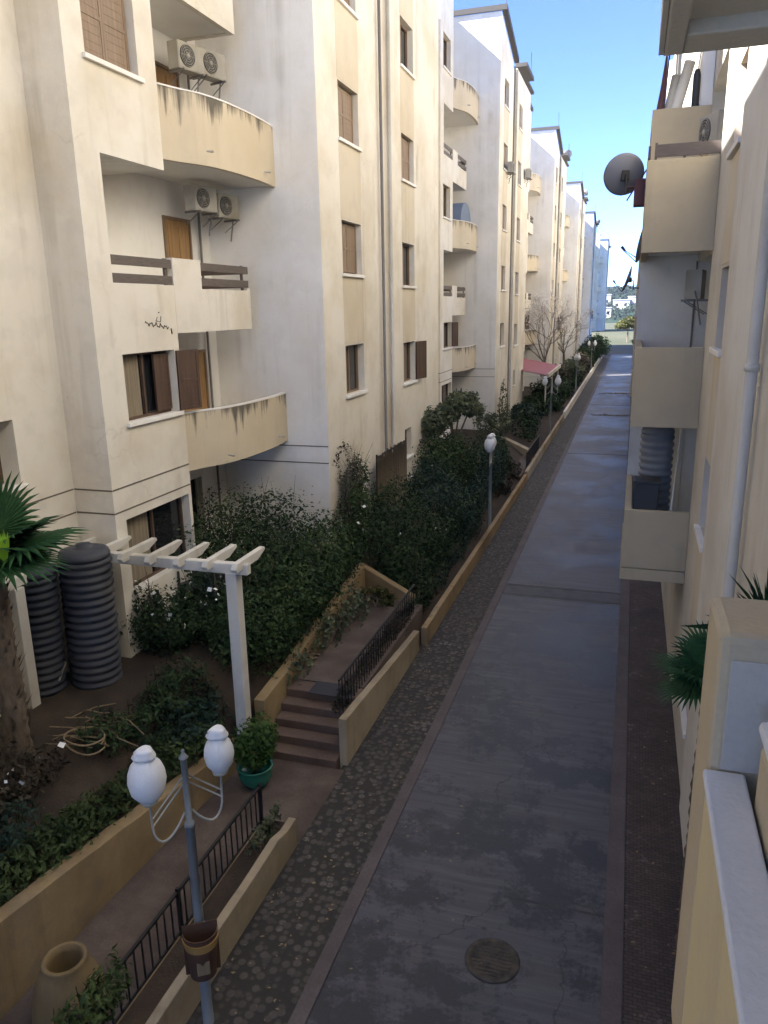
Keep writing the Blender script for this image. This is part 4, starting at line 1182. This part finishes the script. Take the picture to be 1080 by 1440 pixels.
# big bushes of the first garden (x, y are on the ground; blobs relative)
shrub('broad dark bush spreading behind the pergola post against the white wall', -7.7, 14.3,
      [(-.6, .4, 1.0, 1.2, 1.3, 1.2), (.5, -.4, .8, 1.1, 1.2, 1.0), (.0, 1.2, .9, 1.2, 1.0, 1.15), (-1.0, -.8, .9, .9, .9, 1.0)], 9500, .055, 'leaf_dark', blossom=26)
shrub('dense dark bush overhanging the ochre wall by the brown steps', -6.7, 13.4,
      [(.2, -1.2, .35, .75, 1.1, .85), (.25, .0, .5, .8, 1.1, 1.0), (.2, 1.2, .6, .8, 1.1, 1.0), (.1, 2.6, .6, .8, 1.2, 1.0)], 11000, .052, 'leaf_mid', blossom=9)
shrub('tall thin shrub with pale blooms climbing the tower corner', -6.75, 18.2,
      [(0, 0, 1.0, .55, .6, 1.1), (.0, .4, 1.9, .42, .5, .7)], 2600, .055, 'leaf_mid', blossom=22)
tw_ = thing('climbing_plant', 'bare twiggy climber on the corner of the stair tower above the shrub', 'climbing plant', (-6.85, 17.75, 2.6))
m = MB()
for k in range(7): branchy(m, (0, R.uniform(0, .9), 0), (0, R.uniform(-.3, .3), 1), R.uniform(.5, .8), .012, 3, .5, .35)
m.build('stem', 'twig', tw_)
V, F = leaves([(0, .5, 1.2, .2, .9, .9)], 260, .04); leaf_obj('foliage', V, F, 'leaf_dry', tw_)
shrub('wide dark bush mass along the upper path before the reed screen', -5.9, 18.6,
      [(-.3, .2, .7, .9, 1.4, .95), (.3, 1.6, .5, .8, 1.2, .8), (-.5, 2.2, .9, .8, 1.2, .95), (.9, .2, .45, .6, 1.2, .75), (1.0, 2.0, .4, .5, 1.2, .6)], 10500, .055, 'leaf_dark', blossom=14)
shrub('dark bush between the reed screen and the second lamp post', -5.6, 23.2,
      [(0, 0, .7, .95, 1.6, .85), (-.6, 1.6, .9, .9, 1.4, 1.0), (.75, .8, .4, .55, 1.6, .65), (.7, 3.2, .4, .5, 1.4, .6)], 8200, .06, 'leaf_blue', blossom=6)
shrub('round leafy green bush at the foot of the window column', -6.2, 26.2,
      [(-.3, 0, 1.0, .85, 1.2, 1.1), (.3, .9, 1.0, .8, 1.1, 1.05), (-.2, 2.0, .9, .8, 1.1, 1.0)], 6200, .065, 'leaf_mid')
shrub('low dark bush behind the second lamp post globes', -5.2, 29.6,
      [(0, 0, .7, .7, 1.6, .8), (-.4, 2.0, .8, .8, 1.4, .9)], 4200, .065, 'leaf_blue')
shrub('scruffy bush at the foot of the second block beside the wing wall', -6.9, 38.6,
      [(0, 0, .6, .6, 1.0, .8), (.4, 2.0, .5, .7, 1.2, .6)], 2400, .07, 'leaf_grey')
shrub('thin grey climber clinging to the corner of the second block', -6.7, 42.8, [(0, 0, 1.1, .28, .5, 1.5), (.1, .9, .5, .3, .5, .8)], 900, .06, 'leaf_grey')

shrub('low dark ground cover bush along the orange garden wall', -4.9, 19.5, [(0, 0, .2, .42, 1.6, .4), (0, 2.6, .2, .42, 1.5, .42), (0, 5.0, .2, .4, 1.5, .4)], 4200, .05, 'leaf_blue', zbase=.2)
shrub('dark bush between the second lamp post and the plain wing wall', -5.4, 33.5, [(0, 0, .5, .7, 1.5, .7), (-.5, 2.0, .6, .7, 1.3, .8)], 2600, .065, 'leaf_dark', zbase=.4)
shrub('dark bush beyond the second path railing', -5.6, 43.5, [(0, 0, .5, .9, 2.0, .8), (-.5, 2.6, .6, .9, 1.8, .9)], 3000, .075, 'leaf_dark', zbase=.4)
shrub('dark low bush on the soil under the pergola rafters', -7.6, 12.7, [(0, 0, .3, .9, .8, .5), (.9, -.6, .25, .7, .7, .45)], 3600, .05, 'leaf_dark')
# hedges / plants of the near garden
def hedge(label, pts, n, size, mat_, name='hedge', cat='hedge', blades=True):
    x, y = pts[0][0], pts[0][1]
    T = thing(name, label, cat, (x, y, gz(x, y)))
    z0 = gz(x, y)
    bl = [(p[0] - x, p[1] - y, gz(min(p[0], wx(p[1]) - .3), p[1]) - z0 + p[3] * .4, p[2], p[4], p[3]) for p in pts]
    V, F = leaves(bl, n, size, .8, .34 if blades else .5, .3)
    leaf_obj('foliage', V, F, mat_, T)
    m = MB()
    for k in range(26):
        b = R.choice(bl); a = (b[0] + R.uniform(-.7, .7) * b[3], b[1] + R.uniform(-.7, .7) * b[4])
        m.tube([(a[0], a[1], b[2] - b[5]), (a[0] + R.uniform(-.06, .06), a[1] + R.uniform(-.06, .06), b[2] + b[5] * R.uniform(.5, 1.0))], [.012, .005], 4)
    m.build('stem', 'leaf_hedge', T)
    return T
hedge('clipped light green hedge along the top of the ochre retaining wall', [(wx(y) - .42, y, .30, .30 + .04 * math.sin(y * 3), .34) for y in np.arange(3.6, 10.2, .36)], 8800, .05, 'leaf_hedge')
hedge('loose dark shrubbery in the middle of the near garden bed', [(-6.95, 9.3, .5, .5, .7), (-7.0, 10.2, .55, .6, .6), (-7.3, 8.6, .4, .35, .4)], 4200, .05, 'leaf_dark', 'shrub', 'bush')
hedge('bluish low shrub beside the pergola post', [(-6.6, 9.7, .4, .45, .5), (-6.55, 10.3, .35, .5, .35)], 2400, .05, 'leaf_blue', 'shrub', 'bush')
shrub('dark flowering bush with white blooms below the house window', -8.1, 11.6, [(0, 0, .5, .7, .6, .65), (.5, .6, .6, .6, .6, .7), (-.4, -.2, .6, .5, .4, .7)], 4200, .05, 'leaf_dark', blossom=46)
shrub('dry tangled shrub with white flecks at the foot of the palm', -7.55, 7.2, [(0, 0, .25, .5, .6, .45), (.1, -.7, .2, .5, .6, .4)], 1500, .04, 'leaf_dry', blossom=12)
hedge('dark ground hugging plants at the left edge of the near bed', [(-7.1, 5.2, .5, .35, .8), (-7.2, 6.4, .45, .3, .6)], 2600, .045, 'leaf_blue', 'shrub', 'bush')
# planter plants
hedge('dry green plants filling the planter below the iron railing', [(-4.56, y, .17, .3, .3) for y in np.arange(3.0, 5.3, .4)], 2400, .045, 'leaf_hedge', 'plant', 'plant')
shrub('sparse twigs and weeds at the far end of the low planter', -4.56, 8.2, [(0, 0, .12, .14, .5, .2), (0, .5, .18, .1, .16, .16)], 500, .035, 'leaf_grey', 'plant', 'plant', zbase=.36)
T_ = shrub('dark hedge of dry twigs between the upper path and the garden wall', -4.6, 12.9, [(-.05, -.6, .1, .16, .8, .2), (-.05, .8, .12, .18, .9, .22), (0, 2.4, .15, .2, 1.0, .28)], 2600, .04, 'leaf_dry', zbase=.6)
shrub('weedy plants growing over the left edge of the upper path', -5.75, 13.6, [(0, -1.2, .15, .2, .5, .3), (0, .3, .2, .25, .7, .4), (.1, 1.6, .25, .3, .7, .45)], 1900, .045, 'leaf_grey', zbase=.76)
shrub('yellowish weeds in front of the sloping wing wall', -5.4, 16.2, [(0, 0, .15, .5, .35, .3)], 700, .05, 'leaf_olive', zbase=.76)
shrub('tangle of twigs beside the second path near the railing', -4.75, 31.0, [(0, 0, .2, .3, 1.6, .4), (0, 3, .2, .3, 1.4, .4)], 1600, .06, 'leaf_dry', zbase=.25)

# fallen leaves on the street edges
lv = []
for k in range(1100):
    side = R.random()
    x = R.uniform(-4.2, -3.2) if side < .6 else (R.gauss(-2.6, .5) if side < .8 else R.uniform(.35, 1.25))
    lv.append((x, 2.5 + 45 * R.random() ** 1.7, .012, .01, .01, .004))
V, F = leaves(lv, 1500, .022, 3.0, .55, .2)
V[:, 2] = .012 + np.abs(V[:, 2] - .012) * .3
struct(tag(leaf_obj('fallen_leaves', V, F, 'dry'), 'dry fallen leaves scattered over the cobbles and street edges', 'leaves'), 'stuff')

# potted shrub
pp = thing('potted_shrub', 'bushy green shrub in a glazed green bowl by the steps', 'potted plant', (-5.5, 9.95, .012))
m = MB(); m.lathe([(.14, 0), (.17, .02), (.255, .14), (.285, .26), (.275, .34), (.30, .365), (.295, .385), (.255, .375), (.25, .3), (0, .29)], (0, 0, 0), 36); m.build('pot', 'green_glaze', pp)
V, F = leaves([(0, 0, .78, .34, .34, .38), (.12, .05, .95, .28, .25, .3), (-.12, .02, .66, .28, .28, .25)], 2600, .04, .5); leaf_obj('foliage', V, F, 'leaf_bright', pp)
m = MB()
for k in range(8): m.tube([(R.uniform(-.06, .06), R.uniform(-.06, .06), .28), (R.uniform(-.25, .25), R.uniform(-.25, .25), R.uniform(.7, 1.0))], [.012, .004], 5)
m.build('stem', 'bark', pp)

# small conifer-like tree before the second block
def tree(label, x, y, zb, h, r, blobs, n, size, mat_, group=None, lean=(0, 0)):
    T = thing('tree', label, 'tree', (x, y, zb), 0, group)
    m = MB(); m.tube([(0, 0, -.2), (lean[0] * .4, lean[1] * .4, h * .35), (lean[0], lean[1], h * .72)], [r, r * .75, r * .4], 8)
    for b in blobs: m.tube([(lean[0] * .5, lean[1] * .5, h * .42), (b[0] * .7, b[1] * .7, b[2] * .95), (b[0], b[1], b[2] + b[5] * .4)], [r * .45, r * .3, r * .1], 6)
    m.build('trunk', 'bark', T)
    V, F = leaves(blobs, n, size, .3); leaf_obj('crown', V, F, mat_, T)
    return T
tree('small grey green tree with two tufted crowns before the second block', -6.1, 28.0, 1.1, 3.2, .09,
     [(-.75, -.9, 2.45, .62, .75, .5), (.15, .3, 3.05, .62, .8, .42), (-.3, -.2, 2.7, .5, .6, .4), (.5, .7, 2.75, .45, .5, .3)], 6500, .07, 'leaf_grey', None, (-.15, 0))

# dark bush swallowing the right end of the wing wall
shrub('dark bush hanging over the right end of the sloping wing wall', -4.9, 17.6, [(0, 0, .45, .5, .7, .6), (-.5, .5, .7, .6, .7, .7), (.25, -.9, .3, .22, .5, .35)], 3600, .05, 'leaf_dark', zbase=.3)
# small dishes on the far roofs
for lab, loc, az in (('small dish on the roof edge of the third block', (-6.7, 78.0, 20.9), 200), ('small dish on the roof edge of the fourth block', (-6.7, 104.4, 20.9), 150), ('small dish on the roof edge of the fifth block', (-6.7, 140.2, 20.9), 170)):
    d_ = dish(lab, loc, .4, math.radians(az), math.radians(25))
    del d_['group']
# bare trees with pale blossom
for lab, x, y, h in (('bare branching tree with pale blossom left of the red awning tip', -6.9, 66.0, 7.2), ('slimmer bare tree standing over the red awning edge', -6.4, 79.0, 7.0)):
    T = thing('bare_tree', lab, 'tree', (x, y, .3), 0, 'bare trees in front of the third block')
    m = MB(); m.tube([(0, 0, -.2), (.05, 0, 1.4), (0, .1, 2.6)], [.17, .13, .11], 8)
    tips = []
    for k in range(6): tips += branchy(m, (0, .1, 2.3 + .1 * k), (R.gauss(0, .5), R.gauss(0, .5), .9), h * .32, .065, 4, .5, .12)
    m.build('trunk', 'twig', T)
    C = np.array([[t.x, t.y, t.z, .22, .22, .2] for t in tips])
    V, F = leaves(C, 1500, .06, .2, .8, .1); leaf_obj('blossoms', V, F, 'blossom_pink', T)

# shrubs and hedges along the street wall, far
far = [(-6.2, 48.5, 1.0, 2.6, 1.2, 'leaf_blue', 'dark bush below the red awning'), (-6.0, 53.5, 1.1, 2.6, 1.3, 'leaf_mid', 'green bush in front of the red awning posts'),
       (-5.2, 57.5, .8, 2.6, 1.0, 'leaf_dark', 'dark shrub right of the red awning'), (-6.3, 62.5, 1.3, 3.2, 1.5, 'leaf_dark', 'large dark shrub past the red awning'),
       (-5.3, 65.5, .8, 2.8, 1.3, 'leaf_mid', 'green shrub by the fourth lamp post'), (-6.4, 71.0, 1.4, 3.4, 1.9, 'leaf_dry', 'brownish shrub under the bare trees'),
       (-5.2, 74.5, .9, 3.0, 1.3, 'leaf_dark', 'dark hedge clump along the far wall, near part'), (-5.8, 81.0, 1.3, 3.6, 1.7, 'leaf_grey', 'greyish hedge clump along the far wall'),
       (-5.3, 88.0, 1.1, 3.8, 1.9, 'leaf_dry', 'brown twiggy hedge clump before the last lamp post'), (-5.5, 96.0, 1.2, 4.2, 2.1, 'leaf_dark', 'dark hedge clump beside the last lamp post'),
       (-5.4, 104.5, 1.3, 4.4, 2.5, 'leaf_dark', 'tall dark hedge clump near the street end'), (-5.0, 113.0, 1.5, 4.8, 2.9, 'leaf_dark', 'tallest dark hedge mass at the street end'),
       (-4.6, 120.5, 1.4, 3.6, 2.6, 'leaf_dark', 'last rounded dark bush closing the left hedge row')]
for x, y, rx, ry, rz, mt, lab in far:
    shrub(lab, x, y, [(0, 0, rz * .55, rx, ry * .7, rz * .62), (.2, -ry * .4, rz * .45, rx * .8, ry * .5, rz * .5), (-.2, ry * .4, rz * .5, rx * .85, ry * .5, rz * .55)], 2600, .1 if y < 80 else .14, mt, zbase=.25, group='bushes along the left garden wall', blossom=20 if 50 < y < 70 else 0)

# tree on the dirt at the street end and hill woods
tree('small sunlit olive green tree on the dirt at the street end', -1.0, 160.0, .3, 5.2, .16,
     [(-.9, 0, 3.4, 1.5, 1.4, .9), (.9, .2, 3.6, 1.4, 1.4, 1.0), (0, -.2, 4.2, 1.4, 1.2, .8), (-1.8, .1, 3.0, .8, .9, .6)], 2600, .17, 'leaf_olive')
shrub('low dry bush right of the far olive tree', 1.2, 150, [(0, 0, .6, 1.5, 1.2, .8)], 900, .14, 'leaf_olive', zbase=.5)
hm = MB(); NX, NY = 90, 16
def hill_z(x, y):
    t = max(0, min(1, (y - 350) / 150)); s = t * t * (3 - 2 * t)
    return -.9 + s * (15 + 3.5 * mnoise.noise(Vector((x * .012, y * .01, 3))) + 1.2 * mnoise.noise(Vector((x * .06, y * .05, 1)))) - (max(0, y - 540) * .1)
for j in range(NY + 1):
    for i in range(NX + 1):
        x = -330 + 560 * i / NX; y = 340 + 260 * j / NY
        hm.v.append((x, y, hill_z(x, y)))
for j in range(NY):
    for i in range(NX):
        a = j * (NX + 1) + i; hm.f.append([a, a + 1, a + NX + 2, a + NX + 1]); hm.s.append(True)
struct(hm.build('hills', 'far_wood'))
pts = []
for k in range(1300):
    x, y = R.uniform(-150, 110), R.uniform(375, 545)
    s = R.uniform(2.0, 4.2)
    pts.append((x, y, hill_z(x, y) + s * .35, s, s, s * .62))
V, F = leaves(pts, 90000, .6, .6, .8, .75)
struct(tag(leaf_obj('far_wood', V, F, 'far_wood'), 'bluish green wood covering the far hillside beyond the street', 'wood'), 'stuff')
def house(lab, x, y, w, dpt, h):
    z = hill_z(x, y)
    H_ = thing('house', lab, 'house', (x, y, z - 1), 0, 'white houses on the far hillside')
    m = MB(); m.box(-w / 2, w / 2, -dpt / 2, dpt / 2, 0, h + 1); m.build('wall', 'far_white', H_)
    m = MB(); m.box(-w / 2 - .3, w / 2 + .3, -dpt / 2 - .3, dpt / 2 + .3, h + 1.002, h + 1.35); m.build('roof', 'far_white', H_)
    for k in range(2):
        for zz in range(max(1, int(h / 3))):
            m = MB(); xx = -w / 2 + (k + .5) * w / 2; m.box(xx - .6, xx + .6, -dpt / 2 - .03, -dpt / 2 - .004, 2 + zz * 3, 3.5 + zz * 3); m.build('window', 'glass', H_)
house('white house lowest on the hillside beside the last block', -13.5, 392, 6, 8, 4)
house('wide white house in the middle of the far hillside', -6.5, 418, 8, 8, 4)
house('white house highest on the hillside at the left of the gap', -15.5, 428, 7, 8, 5)
house('white house on the far hillside nearest the right balconies', -.5, 426, 6, 8, 4)
house('small white house right on the lower far hillside', 6.5, 410, 8, 7, 5)

# ------------------------------------------------------------------ air: thin even haze round the whole scene
hz = bpy.data.materials.new('pale_air'); hz.use_nodes = True; hn = hz.node_tree.nodes; hn.clear()
ho = hn.new('ShaderNodeOutputMaterial'); hv = hn.new('ShaderNodeVolumePrincipled'); hv.inputs['Color'].default_value = (.80, .90, 1, 1)
hv.inputs['Density'].default_value = .00032; hv.inputs['Anisotropy'].default_value = .2
hz.node_tree.links.new(hv.outputs[0], ho.inputs['Volume'])
m = MB(); m.box(-930, 930, -75, 930, -40, 60)
struct(m.build('haze', hz), 'stuff')

# ------------------------------------------------------------------ fan palms
def fan(mb, base, d, size, n=34, droop=.25, span=5.0):
    """one fan leaf: blades radiating in a plane around direction d, split tips"""
    base = Vector(base); d = Vector(d).normalized()
    ref = Vector((0, 0, 1)) if abs(d.z) < .9 else Vector((1, 0, 0))
    side = d.cross(ref).normalized(); nrm = side.cross(d).normalized()
    for k in range(n):
        a = -span / 2 + span * k / (n - 1)
        dirv = (d * math.cos(a) + side * math.sin(a)).normalized()
        L = size * (1 - .22 * abs(a) / (span / 2)) * R.uniform(.93, 1.05)
        w = size * .05
        sd = (side * math.cos(a) - d * math.sin(a))
        pts = []
        for q, ww in ((.05, .12), (.5, 1.0), (.78, .55), (1.0, .02)):
            p = base + dirv * L * q + nrm * (-.0) - Vector((0, 0, 1)) * droop * L * max(0, q - .45) ** 2 * 1.6
            pts.append((p - sd * w * ww, p + nrm * w * .35 * (1 if ww > .1 else 0), p + sd * w * ww))
        o = len(mb.v)
        for t3 in pts: mb.v += [tuple(x) for x in t3]
        for i in range(len(pts) - 1):
            a0 = o + i * 3
            mb.f += [[a0, a0 + 1, a0 + 4, a0 + 3], [a0 + 1, a0 + 2, a0 + 5, a0 + 4]]; mb.s += [False, False]

def palm(label, x, y, z, h, r, fans, size, skirt=True):
    T = thing('fan_palm', label, 'palm', (x, y, z), 0)
    m = MB(); prof = []
    n = int(h / .09)
    for k in range(n + 1):
        zz = h * k / n; prof.append((r * (1.0 + .16 * (k % 2)) * (1.15 - .25 * k / n), zz))
    m.lathe(prof, (0, 0, 0), 18, None, .08)
    if skirt:
        for k in range(150):
            a = R.uniform(0, 2 * PI); zz = R.uniform(.1, h); L = R.uniform(.08, .22)
            ca, sa = math.cos(a), math.sin(a); rr = r * 1.05
            m.add([(rr * ca - .03 * sa, rr * sa + .03 * ca, zz), (rr * ca + .03 * sa, rr * sa - .03 * ca, zz), ((rr + L * .6) * ca, (rr + L * .6) * sa, zz + L)], [[0, 1, 2]])
    m.build('trunk', 'bark', T)
    for dx, dy, dz, L in fans:
        d = Vector((dx, dy, dz)).normalized(); st0 = Vector((0, 0, h - .05)); st1 = st0 + d * L
        s = MB(); s.tube([st0, st0 + d * L * .5 + Vector((0, 0, .04)), st1], [.018, .014, .01], 6)
        fr = s.build('stalk', 'leaf_mid', T)
        f = MB(); fan(f, st1 - d * .03, d, size * R.uniform(.92, 1.05)); f.build('frond', 'leaf_palm', fr)
    return T
ph = palm('fan palm with shaggy brown trunk at the left edge of the garden', -8.15, 7.85, 1.3, 3.2, .145,
     [(.75, .1, .5, .35), (.2, .35, 1.0, .4), (.5, -.7, .35, .35), (-.6, .5, .55, .4), (-.5, -.7, .5, .4), (.55, .8, .15, .35), (.9, -.25, -.05, .3), (-.9, 0, .1, .35), (.1, -.95, .05, .3), (.85, .3, .25, .45)], .95)
f = MB(); fan(f, (.62, -.35, 3.2), (.1, -.2, .9), .52, 12, .05, .8); f.build('young_frond', 'leaf_young', ph)
palm('fan palm in the brown strip below the near balcony pillar', 1.06, 8.4, 0, 3.62, .1,
     [(-.8, .15, .25, .25), (-.6, .3, .7, .22), (-.75, -.3, -.15, .22), (-.3, .6, -.3, .25), (-.55, -.65, .4, .25), (.3, .7, .7, .2), (-.1, .1, 1, .2), (-.2, .5, .8, .3)], .5, False)
yu = thing('yucca', 'dark spiky yucca leaves rising behind the near balcony pillar', 'yucca', (.98, 5.3, 0))
m = MB(); m.tube([(0, 0, 0), (.02, 0, 2.5), (0, .02, 5.3)], [.09, .07, .06], 8); m.build('trunk', 'bark', yu)
m = MB()
for k in range(110):
    a = R.uniform(0, 2 * PI); e = R.uniform(.1, 1.5); L = R.uniform(.35, .6)
    d = Vector((math.cos(a) * math.cos(e), math.sin(a) * math.cos(e), math.sin(e))); s_ = d.cross(Vector((0, 0, 1))).normalized() * .016
    b0 = Vector((0, .02, 5.42 + R.uniform(-.15, .1))); md = b0 + d * L * .5; tp = b0 + d * L - Vector((0, 0, .12 * math.cos(e)))
    m.add([b0 - s_ * .6, b0 + s_ * .6, md + s_, tp, md - s_], [[0, 1, 2, 3, 4]])
m.build('leaves', 'leaf_palm', yu)

# ------------------------------------------------------------------ light, sky, camera
AIR, DUST, OZ, ALT, SKY, EXPO = .36, 0, 5.0, 6500, .145, 3.12
SUN_EL, SUN_AZ = math.radians(41), math.atan2(-.9, -.43)      # azimuth measured from +Y towards +X
sd = Vector((math.sin(SUN_AZ) * math.cos(SUN_EL), math.cos(SUN_AZ) * math.cos(SUN_EL), math.sin(SUN_EL)))
L = bpy.data.lights.new('Sun', 'SUN'); L.energy = 3.7; L.angle = math.radians(.5); L.color = (1, .97, .93)
so = bpy.data.objects.new('Sun', L); COL.objects.link(so); so.rotation_euler = (-sd).to_track_quat('-Z', 'Y').to_euler()
w = bpy.data.worlds.new('World'); scene.world = w; w.use_nodes = True
n = w.node_tree.nodes; l = w.node_tree.links
sky = n.new('ShaderNodeTexSky'); sky.sky_type = 'NISHITA'; sky.sun_disc = False
sky.sun_elevation = SUN_EL; sky.sun_rotation = SUN_AZ; sky.air_density = AIR; sky.dust_density = DUST; sky.ozone_density = OZ; sky.altitude = ALT
l.new(sky.outputs[0], n['Background'].inputs[0]); n['Background'].inputs[1].default_value = SKY

cam = bpy.data.cameras.new('Camera'); co = bpy.data.objects.new('Camera', cam); COL.objects.link(co)
RM = [[0.9535789118073547, 0.06033489612131397, -0.2950372167478735], [0.3006004181968934, -0.24950686269600503, 0.9205355582743394], [-0.018073393044865108, -0.9664916066772785, -0.25606117762405667]]
mw = Matrix(((RM[0][0], -RM[0][1], -RM[0][2], 0), (RM[1][0], -RM[1][1], -RM[1][2], 0), (RM[2][0], -RM[2][1], -RM[2][2], 7.6), (0, 0, 0, 1)))
co.matrix_world = mw
cam.sensor_fit = 'VERTICAL'; cam.sensor_height = 24; cam.lens = 1081 / 1440 * 24
cam.clip_start = .05; cam.clip_end = 3000
scene.camera = co
scene.view_settings.view_transform = 'Standard'; scene.view_settings.look = 'None'
scene.view_settings.exposure = EXPO; scene.view_settings.gamma = 1
scene.render.resolution_x = 768; scene.render.resolution_y = 1024
scene.cycles.max_bounces = 8; scene.cycles.diffuse_bounces = 5
